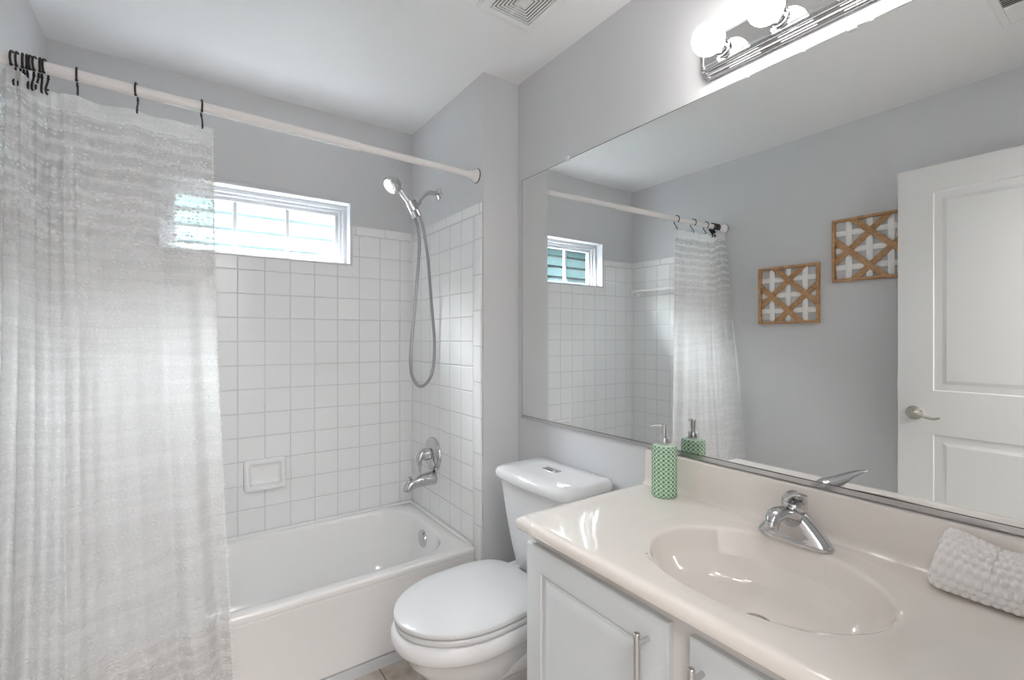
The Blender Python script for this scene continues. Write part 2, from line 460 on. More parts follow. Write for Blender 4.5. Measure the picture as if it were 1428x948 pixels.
# hall beyond the doorway
b = BM(); box(b, -0.9, 1.2, -1.42, -0.12, -0.1, 0); struct('floor_hall', b, M['floor'], 'hall floor outside the bathroom doorway', 'floor')
b = BM(); box(b, -0.9, 1.2, -1.42, -0.12, HC, HC + 0.1); struct('ceiling_hall', b, M['ceiling'], 'hall ceiling outside the bathroom doorway', 'ceiling')
b = BM(); box(b, -0.9, 1.2, -1.54, -1.42, 0, HC); box(b, -1.02, -0.9, -1.54, -0.12, 0, HC); box(b, 1.2, 1.32, -1.54, -0.12, 0, HC); box(b, -0.9, XL - 0.12, -0.13, -0.12, 0, HC)
struct('wall_hall', b, M['ceiling'], 'pale hall walls outside the bathroom doorway', 'wall')

# tile surround: slabs on the three alcove walls
TT = 1.847
b = BM()
box(b, XL, WX0, YW, YB, 0.36, ROW0); box(b, WX1, XS, YW, YB, 0.36, ROW0); box(b, WX0, WX1, YW, YB, 0.36, WZ0)
finish('tile_field', b, M['tile_w'], wall_window, flat=True)
b = BM(); box(b, WX1, XS, YW - 0.001, YB, ROW0, TT, 0.002); box(b, XL, WX0, YW - 0.001, YB, ROW0, TT, 0.002)
finish('tile_cap', b, M['cap_w'], wall_window)
# one tile under the window coloured whiter to stand for glare on it
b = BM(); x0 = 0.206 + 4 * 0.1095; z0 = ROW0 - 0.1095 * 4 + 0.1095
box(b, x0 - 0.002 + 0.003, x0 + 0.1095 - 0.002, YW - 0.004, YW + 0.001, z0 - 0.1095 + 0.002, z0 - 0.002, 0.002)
bright = finish('glare_tile', b, mat('glare_white_tile', (0.90, 0.90, 0.90), 0.06, noise=6, bump=(0.1, 0.004)), wall_window)
b = BM(); box(b, XS - 0.008, XS, 1.775, YW, 0.36, ROW0); finish('tile_field', b, M['tile_s'], wall_end, flat=True)
b = BM(); box(b, XS - 0.009, XS, 1.712, YW, ROW0, TT, 0.002); finish('tile_cap', b, M['cap_s'], wall_end)
b = BM(); box(b, XS - 0.0085, XS, 1.712, 1.775, 0.30, ROW0, 0.002); finish('tile_edge_trim', b, M['edge_s'], wall_end)
b = BM(); box(b, XL, XL + 0.008, 1.775, YW, 0.36, ROW0); finish('tile_field', b, M['tile_s'], wall_left, flat=True)
b = BM(); box(b, XL, XL + 0.009, 1.712, YW, ROW0, TT, 0.002); finish('tile_cap', b, M['cap_s'], wall_left)
b = BM(); box(b, XL, XL + 0.0085, 1.712, 1.775, 0.36, ROW0, 0.002); finish('tile_edge_trim', b, M['edge_s'], wall_left)
# corner caulk
b = BM(); cyl(b, (XS - 0.006, YW - 0.002, 0.38), (XS - 0.006, YW - 0.002, TT), 0.004, 8); finish('corner_caulk', b, M['caulk'], wall_end)
b = BM(); box(b, XL, XL + 0.012, 0.0, 1.70, 0.0, 0.09, 0.003)
struct('baseboard_left', b, M['door'], 'white baseboard along the grey left wall', 'baseboard')
b = BM(); box(b, XM - 0.012, XM, 0.99, YP, 0.0, 0.09, 0.003)
struct('baseboard_mirror', b, M['door'], 'white baseboard behind the toilet', 'baseboard')

# ------------------------------------------------------------------ window
win = thing('window_1', (0.313, YW, WZ0), 'small white three lite window high on the tiled wall over the tub', 'window')
win['kind'] = 'structure'
b = BM()   # liner with a proud lip, stepped on the head and the sides
def ring_frame(bm, x0, x1, z0, z1, t, y0, y1, bev=0.0015, tz0=None):
    tb = t if tz0 is None else tz0
    box(bm, x0, x1, y0, y1, z1 - t, z1, bev); box(bm, x0, x1, y0, y1, z0, z0 + tb, bev)
    box(bm, x0, x0 + t, y0, y1, z0 + tb, z1 - t, bev); box(bm, x1 - t, x1, y0, y1, z0 + tb, z1 - t, bev)
ring_frame(b, WX0, WX1, WZ0, WZ1, 0.014, YW - 0.012, YB + 0.14, tz0=0.008)
finish('window_frame', b, M['vinyl'], win)
b = BM(); ring_frame(b, WX0 + 0.014, WX1 - 0.014, WZ0 + 0.008, WZ1 - 0.014, 0.020, YW + 0.045, YB + 0.12, tz0=0.006)
ring_frame(b, WX0 + 0.034, WX1 - 0.034, WZ0 + 0.014, WZ1 - 0.034, 0.014, YW + 0.062, YB + 0.11, tz0=0.004)
finish('window_stop', b, M['vinyl'], win)
b = BM(); gx0, gx1, gz0, gz1 = WX0 + 0.048, WX1 - 0.048, WZ0 + 0.018, WZ1 - 0.048
ring_frame(b, gx0, gx1, gz0, gz1, 0.018, YW + 0.075, YW + 0.105, tz0=0.012)
sash = finish('sash', b, M['vinyl'], win)
lw = (gx1 - gx0 - 0.036)
b = BM()
for k in (1, 2):
    xm = gx0 + 0.018 + lw * k / 3
    box(b, xm - 0.009, xm + 0.009, YW + 0.080, YW + 0.100, gz0 + 0.012, gz1 - 0.018, 0.003)
finish('glazing_bar', b, M['vinyl'], sash)
b = BM(); box(b, gx0 + 0.012, gx1 - 0.012, YW + 0.088, YW + 0.091, gz0 + 0.008, gz1 - 0.012); finish('pane', b, M['glass'], sash, flat=True)

# outside: the neighbouring house close by
nb = thing('neighbor_house', (0, 5.0, -2.8), 'pale teal lap sided house wall outside the small window', 'house')
b = BM(); z = -2.8
while z < 2.5:
    prism_x(b, [(5.07, z - 0.004), (5.07, z + 0.114), (5.015, z + 0.114), (4.975, z), (4.990, z - 0.004)], -7, 6); z += 0.145
finish('siding', b, M['siding'], nb, flat=True)
b = BM(); prism_x(b, [(3.78, 2.49), (3.78, 2.55), (7.4, 3.3), (7.4, 2.62), (4.9, 2.60)], -7.2, 6.2); finish('roof', b, M['brick'], nb)
b = BM(); box(b, -7, 6, 5.071, 7.2, -2.8, 2.59); finish('house_wall', b, M['brick'], nb)
b = BM(); box(b, -7, -0.57, 2.44, 2.599, -2.8, 2.55); box(b, 1.355, 7, 2.44, 2.599, -2.8, 2.55); box(b, -0.57, 1.355, 2.44, 2.599, -2.8, -0.11); box(b, -0.57, 1.355, 2.44, 2.599, HC + 0.11, 2.55)
struct('wall_exterior', b, M['brick'], 'outer wall of this house either side of the bathroom window', 'wall')
b = BM(); box(b, -7, 7, 2.6, 5.05, -0.75, -0.65); struct('ground', b, M['grass'], 'pale gravel strip between the two houses', 'ground')
b = BM(); box(b, -6, -0.5, 2.60, 4.97, 2.58, 2.66); box(b, -6, -5.9, 2.6, 4.97, -2.8, 2.58)  # unseen slabs and walls, added to keep sky light off the siding
box(b, 2.5, 2.7, 2.6, 4.97, -2.8, 3.4)
box(b, -0.55, -0.5, 2.6, 4.97, -2.8, 1.2); box(b, -0.55, -0.5, 2.6, 4.97, 2.30, 2.58)
struct('shade_blocker', b, M['brick'], 'added unseen screens between the two houses, shading the siding seen in the mirror', 'roof')

# ------------------------------------------------------------------ bathtub
TZ = 0.365; tx0, tx1 = XL + 0.009, XS - 0.009; ty0, ty1 = 1.755, YW - 0.001
tub = thing('bathtub', ((tx0 + tx1) / 2, (ty0 + ty1) / 2, 0), 'white alcove bathtub under the tiled wall and window', 'bathtub')
b = BM(); rings = []
cx, cy = (tx0 + tx1) / 2, (ty0 + ty1) / 2
def R(x0, x1, y0, y1, r, z, n=10):
    mx, my = (x0 + x1) / 2, (y0 + y1) / 2
    return [(mx + p[0], my + p[1], z) for p in rrect((x1 - x0) / 2, (y1 - y0) / 2, r, n)]
rings.append(R(tx0, tx1, ty0 + 0.006, ty1, 0.004, TZ - 0.03))
rings.append(R(tx0, tx1, ty0, ty1, 0.006, TZ - 0.012))
rings.append(R(tx0, tx1, ty0 + 0.003, ty1, 0.006, TZ - 0.003))
rings.append(R(tx0 + 0.002, tx1 - 0.002, ty0 + 0.010, ty1 - 0.002, 0.008, TZ))
ix0, ix1, iy0, iy1 = tx0 + 0.10, 0.968, 1.812, 2.412
rings.append(R(ix0 - 0.012, ix1 + 0.012, iy0 - 0.010, iy1 + 0.008, 0.19, TZ + 0.001))
rings.append(R(ix0 - 0.003, ix1 + 0.003, iy0 - 0.003, iy1 + 0.002, 0.185, TZ - 0.004))
rings.append(R(ix0 + 0.002, ix1 - 0.002, iy0 + 0.003, iy1 - 0.003, 0.18, TZ - 0.015))
rings.append(R(ix0 + 0.03, ix1 - 0.012, iy0 + 0.02, iy1 - 0.02, 0.17, TZ - 0.10))
rings.append(R(ix0 + 0.09, ix1 - 0.03, iy0 + 0.04, iy1 - 0.04, 0.16, TZ - 0.22))
rings.append(R(ix0 + 0.15, ix1 - 0.05, iy0 + 0.06, iy1 - 0.06, 0.15, TZ - 0.29))
rings.append(R(ix0 + 0.20, ix1 - 0.09, iy0 + 0.10, iy1 - 0.10, 0.12, TZ - 0.315))
rings.append(R(ix0 + 0.30, ix1 - 0.20, iy0 + 0.20, iy1 - 0.20, 0.06, TZ - 0.32))
loft(b, rings, cap0=False)
finish('basin', b, M['tub'], tub, angle=60)
b = BM()
prism_x(b, [(ty0 + 0.0065, TZ - 0.031), (ty0 + 0.0065, TZ - 0.040), (ty0 + 0.012, TZ - 0.052), (ty0 + 0.018, 0.055), (ty0 + 0.018, 0.045), (ty0 + 0.06, 0.040), (ty0 + 0.06, TZ - 0.031)], tx0, tx1)
finish('apron', b, M['tub'], tub, angle=25)
b = BM()
prism_x(b, [(ty0 + 0.020, 0.0), (ty0 + 0.012, 0.0), (ty0 + 0.012, 0.034), (ty0 + 0.014, 0.040), (ty0 + 0.024, 0.0405), (ty0 + 0.05, 0.040), (ty0 + 0.05, 0.0)], tx0, tx1)
finish('base_strip', b, M['vinyl'], tub, angle=25)
b = BM(); cyl(b, (tx0, YW - 0.007, TZ), (tx1 - 0.001, YW - 0.007, TZ), 0.006, 12); cyl(b, (tx1 - 0.006, ty0 + 0.02, TZ), (tx1 - 0.006, YW - 0.001, TZ), 0.006, 12)
finish('caulk_bead', b, M['caulk'], tub)
ov = finish('overflow_plate', (lambda q: (lathe(q, (ix1 - 0.006, 2.12, TZ - 0.075), (-1, 0, -0.12), [(-0.012, 0.043), (0.003, 0.043), (0.010, 0.039), (0.014, 0.030), (0.013, 0.014), (0.011, 0.0)], 32), q)[1])(BM()), M['chrome'], tub)
b = BM(); cyl(b, (ix1 - 0.010, 2.10, TZ - 0.036), (ix1 - 0.030, 2.095, TZ - 0.026), 0.004, 10, 0.001); finish('overflow_lever', b, M['chrome'], ov)
b = BM(); lathe(b, (ix1 - 0.22, 2.11, TZ - 0.3195), (0, 0, 1), [(0, 0.03), (0.003, 0.029), (0.004, 0.02), (0.003, 0.0)], 24); finish('drain', b, M['chrome'], tub)

# ------------------------------------------------------------------ taps
SY = 2.145; sx = XS - 0.008
t = thing('shower_valve', (sx, SY + 0.02, 0.685), 'chrome round shower valve with lever on the end wall tiles', 'shower valve')
b = BM(); lathe(b, (sx + 0.001, SY + 0.02, 0.685), (-1, 0, 0), [(0, 0.083), (0.004, 0.085), (0.009, 0.084), (0.016, 0.077), (0.023, 0.062), (0.028, 0.043), (0.030, 0.030)], 40); finish('escutcheon', b, M['chrome'], t)
b = BM(); lathe(b, (sx - 0.024, SY + 0.02, 0.690), (-1, 0, 0), [(0, 0.030), (0.014, 0.028), (0.016, 0.031), (0.036, 0.030), (0.046, 0.022), (0.050, 0.010), (0.0505, 0)], 32)
hub = finish('handle_hub', b, M['chrome'], t)
b = BM(); tube(b, smooth_path([(sx - 0.050, SY + 0.02, 0.700), (sx - 0.070, SY + 0.02, 0.692), (sx - 0.082, SY + 0.018, 0.668), (sx - 0.083, SY + 0.016, 0.640), (sx - 0.078, SY + 0.014, 0.604)], 6), [0.022, 0.025, 0.021, 0.015, 0.006], 16, [0.95, 0.9, 0.85, 0.8, 0.7]); finish('lever', b, M['chrome'], hub)
t = thing('tub_spout', (sx, SY + 0.01, 0.565), 'chrome tub spout below the shower valve', 'tub spout')
b = BM(); z = 0.568
tube(b, smooth_path([(sx + 0.001, SY + 0.01, z), (sx - 0.05, SY + 0.01, z), (sx - 0.100, SY + 0.01, z - 0.006), (sx - 0.128, SY + 0.01, z - 0.014), (sx - 0.142, SY + 0.01, z - 0.030), (sx - 0.144, SY + 0.01, z - 0.044)], 6), [0.033, 0.032, 0.028, 0.025, 0.023, 0.020], 20)
sp = finish('spout_body', b, M['chrome'], t)
b = BM(); cyl(b, (sx - 0.132, SY + 0.01, z - 0.012), (sx - 0.132, SY + 0.01, z + 0.022), 0.003, 10); lathe(b, (sx - 0.132, SY + 0.01, z + 0.010), (0, 0, 1), [(0.008, 0.003), (0.010, 0.008), (0.015, 0.008), (0.017, 0.005)], 14); finish('diverter_knob', b, M['chrome'], sp)

t = thing('hand_shower', (XS, 2.125, 1.985), 'chrome hand shower on its wall arm with looping metal hose', 'shower')
b = BM(); lathe(b, (XS, 2.125, 1.985), (-1, 0, 0), [(0, 0.031), (0.004, 0.031), (0.010, 0.024), (0.014, 0.014), (0.015, 0.010)], 32); finish('wall_flange', b, M['chrome'], t)
b = BM(); tube(b, smooth_path([(XS, 2.125, 1.985), (XS - 0.045, 2.125, 1.985), (XS - 0.075, 2.125, 1.972), (XS - 0.100, 2.125, 1.945), (XS - 0.112, 2.125, 1.930)], 6), 0.0115, 16); finish('shower_arm', b, M['chrome'], t)
b = BM()
lathe(b, (XS - 0.106, 2.125, 1.938), (-0.62, 0, -0.70), [(0, 0.014), (0.004, 0.020), (0.020, 0.020), (0.024, 0.015), (0.030, 0.019), (0.052, 0.019), (0.056, 0.013)], 20)
cyl(b, (XS - 0.150, 2.125, 1.917), (XS - 0.120, 2.125, 1.890), 0.018, 16, 0.002)
cyl(b, (XS - 0.160, 2.120, 1.925), (XS - 0.136, 2.120, 1.880), 0.022, 18, 0.003)
cyl(b, (XS - 0.125, 2.125, 1.898), (XS - 0.104, 2.125, 1.862), 0.0135, 16, 0.002)
finish('bracket', b, M['chrome'], t)
b = BM(); tube(b, smooth_path([(XS - 0.243, 2.12, 1.985), (XS - 0.205, 2.12, 1.968), (XS - 0.170, 2.12, 1.930), (XS - 0.145, 2.12, 1.885), (XS - 0.128, 2.12, 1.848)], 8), [0.018, 0.016, 0.0155, 0.0155, 0.013], 16)
hd = finish('hand_piece', b, M['chrome'], t)
b = BM(); lathe(b, (XS - 0.236, 2.12, 1.992), (-0.62, -0.20, -0.66), [(-0.034, 0.010), (-0.030, 0.020), (-0.018, 0.033), (-0.004, 0.041), (0.012, 0.044), (0.020, 0.044), (0.022, 0.041), (0.026, 0.036)], 32); hb = finish('spray_head', b, M['chrome'], hd)
b = BM(); dv = Vector((-0.62, -0.20, -0.66)).normalized(); o = Vector((XS - 0.236, 2.12, 1.992)) + dv * 0.0255
lathe(b, o, dv, [(0, 0.034), (0.003, 0.033), (0.004, 0.018), (0.006, 0.016), (0.006, 0)], 28)
ax, ay = frame_axes(dv)
for k in range(12):
    c = o + (ax * math.cos(k * PI / 6) + ay * math.sin(k * PI / 6)) * 0.026; cyl(b, c, c + dv * 0.006, 0.0028, 8)
finish('spray_face', b, M['brushed'], hb)
b = BM()
hp = [(XS - 0.130, 2.12, 1.855), (XS - 0.113, 2.12, 1.80), (XS - 0.108, 2.118, 1.70), (XS - 0.125, 2.115, 1.50), (XS - 0.145, 2.113, 1.30), (XS - 0.155, 2.112, 1.17), (XS - 0.146, 2.112, 1.085), (XS - 0.108, 2.112, 1.035), (XS - 0.062, 2.114, 1.06), (XS - 0.034, 2.116, 1.13), (XS - 0.028, 2.118, 1.26), (XS - 0.044, 2.12, 1.45), (XS - 0.060, 2.122, 1.65), (XS - 0.078, 2.124, 1.77), (XS - 0.102, 2.125, 1.862)]
sp_ = smooth_path(hp, 24)
rad = [0.0068 if (i % 2) else 0.0078 for i in range(len(sp_))]
tube(b, sp_, rad, 10); finish('hose', b, M['hose'], t)

# ------------------------------------------------------------------ soap dish and towel bar in the alcove
def soap_dish():
    o = thing('soap_dish', (0.315, YW, 0.575), 'white ceramic soap dish set in the tiles above the tub', 'soap dish')
    x0, x1, z0, z1 = 0.228, 0.402, 0.572, 0.712; cxx, czz = (x0 + x1) / 2, (z0 + z1) / 2
    def ring(inset, r, f):
        return [(cxx + p[0], YW - f((p[1] + (z1 - z0) / 2 - inset) / (z1 - z0 - 2 * inset)), czz + p[1]) for p in rrect((x1 - x0) / 2 - inset, (z1 - z0) / 2 - inset, r, 6)]
    out = lambda k: (lambda t: k * (0.052 - 0.028 * t))
    b = BM()
    loft(b, [ring(0.0, 0.012, lambda t: -0.001), ring(0.0, 0.014, out(0.5)), ring(0.003, 0.014, out(0.85)), ring(0.010, 0.014, out(1.0)),
             ring(0.018, 0.012, out(1.0)), ring(0.023, 0.010, out(0.8)), ring(0.026, 0.010, lambda t: 0.012), ring(0.040, 0.008, lambda t: 0.006)])
    finish('dish_body', b, M['ceramic'], o, angle=60)
    b = BM()
    for k in range(7):
        x = cxx - 0.048 + k * 0.016
        box(b, x - 0.004, x + 0.004, YW - 0.043, YW - 0.010, z0 + 0.018, z0 + 0.0245, 0.003)
    finish('drain_rib', b, M['ceramic'], o)
soap_dish()
t = thing('towel_bar', (XL + 0.008, 2.2, 1.625), 'white ceramic towel bar on the alcove tiles seen in the mirror', 'towel bar')
for yy in (2.385, 1.99):
    b = BM(); lathe(b, (XL + 0.007, yy, 1.612), (1, 0, 0.15), [(0, 0.034), (0.008, 0.034), (0.018, 0.024), (0.04, 0.019), (0.062, 0.020), (0.068, 0.016), (0.070, 0)], 4 * 6); finish('bar_post', b, M['ceramic'], t)
b = BM(); box(b, XL + 0.050, XL + 0.068, 1.99, 2.385, 1.613, 1.631, 0.004); finish('bar', b, M['ceramic'], t)

# ------------------------------------------------------------------ curtain rod, hooks, curtain
RZ = 1.973
def rod_y(x): return 1.695 + (x + 0.42) * 0.0422
RY = rod_y(-0.15)
t = thing('shower_curtain_rod', (0.3, rod_y(0.3), RZ), 'white tension rod across the tub carrying the sheer curtain', 'curtain rod')
b = BM(); cyl(b, (XL + 0.01, rod_y(XL + 0.01), RZ), (0.535, rod_y(0.535), RZ), 0.0160, 24, 0.001); finish('outer_tube', b, M['rod'], t)
b = BM(); cyl(b, (0.535, rod_y(0.535), RZ), (XS - 0.02, rod_y(XS - 0.02), RZ), 0.0135, 24); finish('inner_tube', b, M['rod'], t)
for x, s in ((XS, -1), (XL, 1)):
    b = BM(); lathe(b, (x, rod_y(x), RZ), (s, s * 0.0422, 0), [(0, 0.030), (0.006, 0.030), (0.012, 0.027), (0.028, 0.019), (0.045, 0.016), (0.05, 0.0138)], 32)
    fl = finish('end_flange', b, M['rod'], t)
    b = BM(); lathe(b, (x, rod_y(x), RZ), (s, 0, 0), [(-0.001, 0.0315), (0.003, 0.0315), (0.004, 0.029)], 32); finish('rubber_pad', b, M['dark'], fl)

HX = [-0.350, -0.341, -0.332, -0.325, -0.317, -0.309, -0.300, -0.291, -0.231, -0.106, 0.049]
# --- cloth: top edge points
def top_x(u):        # u 0 = free edge .. 1 = wall end
    return 0.077 - u * 0.487
def top_z(x):
    hs = sorted(HX[8:] + [-0.291]); z = RZ - 0.056
    for a, c in zip(hs[:-1], hs[1:]):
        if a <= x <= c:
            tt = (x - a) / (c - a); return z - 0.35 * (c - a) * (tt * (1 - tt)) * 0.55
    if x > 0.049: return z - (x - 0.049) * 0.2
    if x < -0.291: return z + min(0.030, (-0.291 - x) * 0.6)
    return z
NU, NV = 300, 190
ZB = 0.075
def cloth(u, v):
    x0 = top_x(u); zt = top_z(x0)
    g = max(0.0, (u - 0.55) / 0.45)                  # gathered towards the wall
    xb = 0.138 - u * 0.547
    x = x0 + (xb - x0) * v ** 1.5
    z = zt + (ZB - zt) * v
    drop = (0.035 * v + 0.15 * v ** 1.25 * min(1, max(0, (u - 0.25) / 0.6)))
    y = rod_y(x0) - 0.004 - drop
    # broad soft folds on the open part, tight pleats in the bunch
    open_amp = (0.010 + 0.016 * v) * (1 - 0.5 * g) * min(1, 6 * v + 0.15)
    y += open_amp * math.sin(u * 26 + 0.6 * v) * (0.55 + 0.45 * math.sin(u * 9 + 1))
    y += g * (0.022 - 0.004 * v) * math.sin(u * 118 + 1.2 * math.sin(v * 3)) * min(1, 0.45 + 5 * v)
    y += 0.004 * math.sin(u * 70 + v * 4) * v
    x += g * 0.006 * math.cos(u * 118 + v * 2) * min(1, 5 * v + 0.2)
    # little sags of the cloth between the hooks
    y += 0.006 * math.exp(-v * 14) * math.sin(x0 * 60)
    x = max(x, XL + 0.012)
    return Vector((x, y, z))
b = BM(); lay = b.loops.layers.uv.verify()
P = [[cloth(i / NU, j / NV) for j in range(NV + 1)] for i in range(NU + 1)]
ul = [0.0]
for i in range(NU): ul.append(ul[-1] + (P[i + 1][NV // 2] - P[i][NV // 2]).length)
VV = [[b.verts.new(p) for p in r] for r in P]
for i in range(NU):
    for j in range(NV):
        f = b.faces.new((VV[i][j], VV[i][j + 1], VV[i + 1][j + 1], VV[i + 1][j]))
        H_ = 1.86 / NV
        for lp, (a, c) in zip(f.loops, ((i, j), (i, j + 1), (i + 1, j + 1), (i + 1, j))): lp[lay].uv = (ul[a], c * H_)
ct = thing('shower_curtain', (-0.15, RY - 0.05, ZB), 'sheer white textured curtain bunched along the left of the tub', 'curtain')
finish('curtain_cloth', b, M['curtain'], ct, angle=180)
b = BM()      # frayed selvedge: short yarn tufts down the free edge
for k in range(230):
    v = (k + random.random()) / 230; p = cloth(0.0, v)
    L = random.choice((0.003, 0.004, 0.006, 0.010)); d = Vector((1, random.uniform(-0.6, 0.3), random.uniform(-0.5, 0.5))).normalized()
    q = p - d * 0.004
    tube(b, [q, q + d * (L * 0.5 + 0.004), q + d * (L + 0.004) + Vector((0, 0, -0.001))], [0.0013, 0.0012, 0.0007], 5)
pth = [cloth(0.0, k / 80) for k in range(81)]; tube(b, pth, 0.0014, 6)
finish('fringe', b, M['yarn'], ct)

def hook_mesh():
    b = BM(); R_ = 0.0205
    pts = []
    for k in range(17):
        a = math.radians(-55 + 250 * k / 16)
        pts.append((0, R_ * math.cos(a) * -1, R_ * math.sin(a)))
    # second half: down the front to the curtain grommet
    pts += [(0.001, 0.017, -0.020), (0.002, 0.008, -0.034), (0.002, 0.000, -0.046), (0.002, -0.006, -0.056), (0.002, -0.004, -0.064), (0.002, 0.004, -0.066), (0.002, 0.010, -0.060), (0.002, 0.009, -0.053)]
    tube(b, pts, 0.0025, 8)
    bmesh.ops.create_uvsphere(b, u_segments=10, v_segments=6, radius=0.0038, matrix=Matrix.Translation(pts[0]))
    bmesh.ops.create_uvsphere(b, u_segments=10, v_segments=6, radius=0.0032, matrix=Matrix.Translation(pts[-1]))
    bmesh.ops.create_uvsphere(b, u_segments=10, v_segments=6, radius=0.0036, matrix=Matrix.Translation((0.001, 0.017, -0.020)))
    return b
lab = {8: 'black hook at the edge of the tight hook cluster, first spaced one toward the window',
       9: 'black curtain hook in the middle of the three spaced hooks',
       10: 'black curtain hook nearest the free edge of the curtain'}
h0 = finish('curtain_hook', hook_mesh(), M['black'])
for i, x in enumerate(HX):
    o = h0 if i == 0 else h0.copy()
    if i: C.objects.link(o)
    o.location = (x, rod_y(x), RZ)
    o.rotation_euler = (0, 0, math.radians(random.uniform(-10, 10) if i < 8 else (6, -5, 4)[i - 8]))
    if i < 8: tag(o, 'black curtain hook packed in the tight cluster near the wall end of the rod', 'hook', 'curtain hooks bunched on the rod')
    else: tag(o, lab[i], 'hook', 'curtain hooks spaced along the rod')

# ------------------------------------------------------------------ toilet
TL = (1.214, 1.322, 0.0)
toi = thing('toilet', TL, 'white two piece toilet between the tub and the vanity', 'toilet', rz=PI + math.radians(2.0))
N = 64
def egg(x0, x1, hw, nb=2.6, wide=0.54, n=N, z=0.0):
    """outline from back x0 to tip x1; ellipse in front, squarer behind"""
    xm = x0 + (x1 - x0) * wide; pts = []
    for k in range(n):
        a = 2 * PI * k / n; c, s = math.cos(a), math.sin(a)
        if c >= 0: pts.append((xm + (x1 - xm) * c, hw * s, z))
        else:
            pts.append((xm - (xm - x0) * abs(c) ** (2 / nb), hw * math.copysign(abs(s) ** (2 / nb), s), z))
    return pts
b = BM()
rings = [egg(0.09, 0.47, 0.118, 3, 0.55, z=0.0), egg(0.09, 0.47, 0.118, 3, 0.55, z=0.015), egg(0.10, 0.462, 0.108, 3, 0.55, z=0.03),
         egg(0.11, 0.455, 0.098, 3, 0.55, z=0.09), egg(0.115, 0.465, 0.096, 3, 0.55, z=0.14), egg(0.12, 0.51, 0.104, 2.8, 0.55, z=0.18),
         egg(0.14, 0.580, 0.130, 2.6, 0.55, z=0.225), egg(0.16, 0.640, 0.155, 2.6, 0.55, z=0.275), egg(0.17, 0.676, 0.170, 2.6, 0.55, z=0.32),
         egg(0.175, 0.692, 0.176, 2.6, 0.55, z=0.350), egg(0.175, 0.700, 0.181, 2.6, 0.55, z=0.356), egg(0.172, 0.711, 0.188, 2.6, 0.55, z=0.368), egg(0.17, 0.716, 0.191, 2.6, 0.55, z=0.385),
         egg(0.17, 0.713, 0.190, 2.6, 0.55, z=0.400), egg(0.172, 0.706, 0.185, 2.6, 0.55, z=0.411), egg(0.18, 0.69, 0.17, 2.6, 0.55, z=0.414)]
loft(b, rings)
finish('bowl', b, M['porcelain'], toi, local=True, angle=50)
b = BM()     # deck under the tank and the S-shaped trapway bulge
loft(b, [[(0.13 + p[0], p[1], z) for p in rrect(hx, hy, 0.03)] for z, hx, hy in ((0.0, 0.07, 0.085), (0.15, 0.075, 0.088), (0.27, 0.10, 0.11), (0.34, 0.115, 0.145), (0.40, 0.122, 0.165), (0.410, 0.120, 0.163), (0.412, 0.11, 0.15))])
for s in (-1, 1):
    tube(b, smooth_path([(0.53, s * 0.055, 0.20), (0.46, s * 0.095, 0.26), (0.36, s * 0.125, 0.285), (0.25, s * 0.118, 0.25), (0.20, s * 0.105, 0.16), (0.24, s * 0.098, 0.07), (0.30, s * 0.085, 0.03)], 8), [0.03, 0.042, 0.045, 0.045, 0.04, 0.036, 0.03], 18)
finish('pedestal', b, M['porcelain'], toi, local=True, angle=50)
def ring_block(bm, x0, x1, hw, z0, z1, e, nb=2.6, wide=0.49, dome=0.0):
    rr = [egg(x0 + e, x1 - e, hw - e, nb, wide, z=z0), egg(x0 + e * .3, x1 - e * .3, hw - e * .3, nb, wide, z=z0 + e * .3), egg(x0, x1, hw, nb, wide, z=z0 + e),
          egg(x0, x1, hw, nb, wide, z=z1 - e), egg(x0 + e * .3, x1 - e * .3, hw - e * .3, nb, wide, z=z1 - e * .3), egg(x0 + e, x1 - e, hw - e, nb, wide, z=z1)]
    if dome:
        for q in (0.25, 0.5, 0.75, 0.95):
            k = 1 - q; rr.append([(0.5 * (x0 + x1) + (p[0] - 0.5 * (x0 + x1)) * k, p[1] * k, z1 + dome * (1 - k * k)) for p in egg(x0 + e, x1 - e, hw - e, nb, wide)])
    loft(bm, rr)
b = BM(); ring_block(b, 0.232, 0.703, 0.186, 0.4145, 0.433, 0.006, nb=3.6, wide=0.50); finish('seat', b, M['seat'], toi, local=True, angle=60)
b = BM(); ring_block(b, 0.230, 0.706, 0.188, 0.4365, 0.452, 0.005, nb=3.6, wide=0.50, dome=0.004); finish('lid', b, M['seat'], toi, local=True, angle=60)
for s in (-1, 1):
    b = BM(); box(b, 0.205, 0.240, s * 0.075 - 0.02, s * 0.075 + 0.02, 0.410, 0.444, 0.006); finish('hinge', b, M['seat'], toi, local=True)
def tank_ring2(x0, x1, hw, bow, z, r=0.03):
    base = [(p[0], p[1]) for p in rrect((x1 - x0) / 2, hw, r, 6)]
    pts = []
    for idx, (a, c) in enumerate(zip(base, base[1:] + base[:1])):
        k = 8 if idx % 7 == 6 else 1
        for q in range(k):
            pts.append((a[0] + (c[0] - a[0]) * q / k, a[1] + (c[1] - a[1]) * q / k))
    cx_ = (x0 + x1) / 2
    return [(cx_ + p[0] + bow * (1 - (p[1] / hw) ** 2) * (0.5 + p[0] / (x1 - x0)), p[1] * 0.96 + 0.009, z) for p in pts]
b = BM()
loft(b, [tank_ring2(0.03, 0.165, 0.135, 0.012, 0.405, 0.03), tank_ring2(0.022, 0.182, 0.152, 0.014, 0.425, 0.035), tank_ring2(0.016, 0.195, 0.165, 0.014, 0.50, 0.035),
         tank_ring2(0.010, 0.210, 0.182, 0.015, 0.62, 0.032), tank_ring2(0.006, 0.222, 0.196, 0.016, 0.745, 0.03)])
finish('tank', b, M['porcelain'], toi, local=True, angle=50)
b = BM()
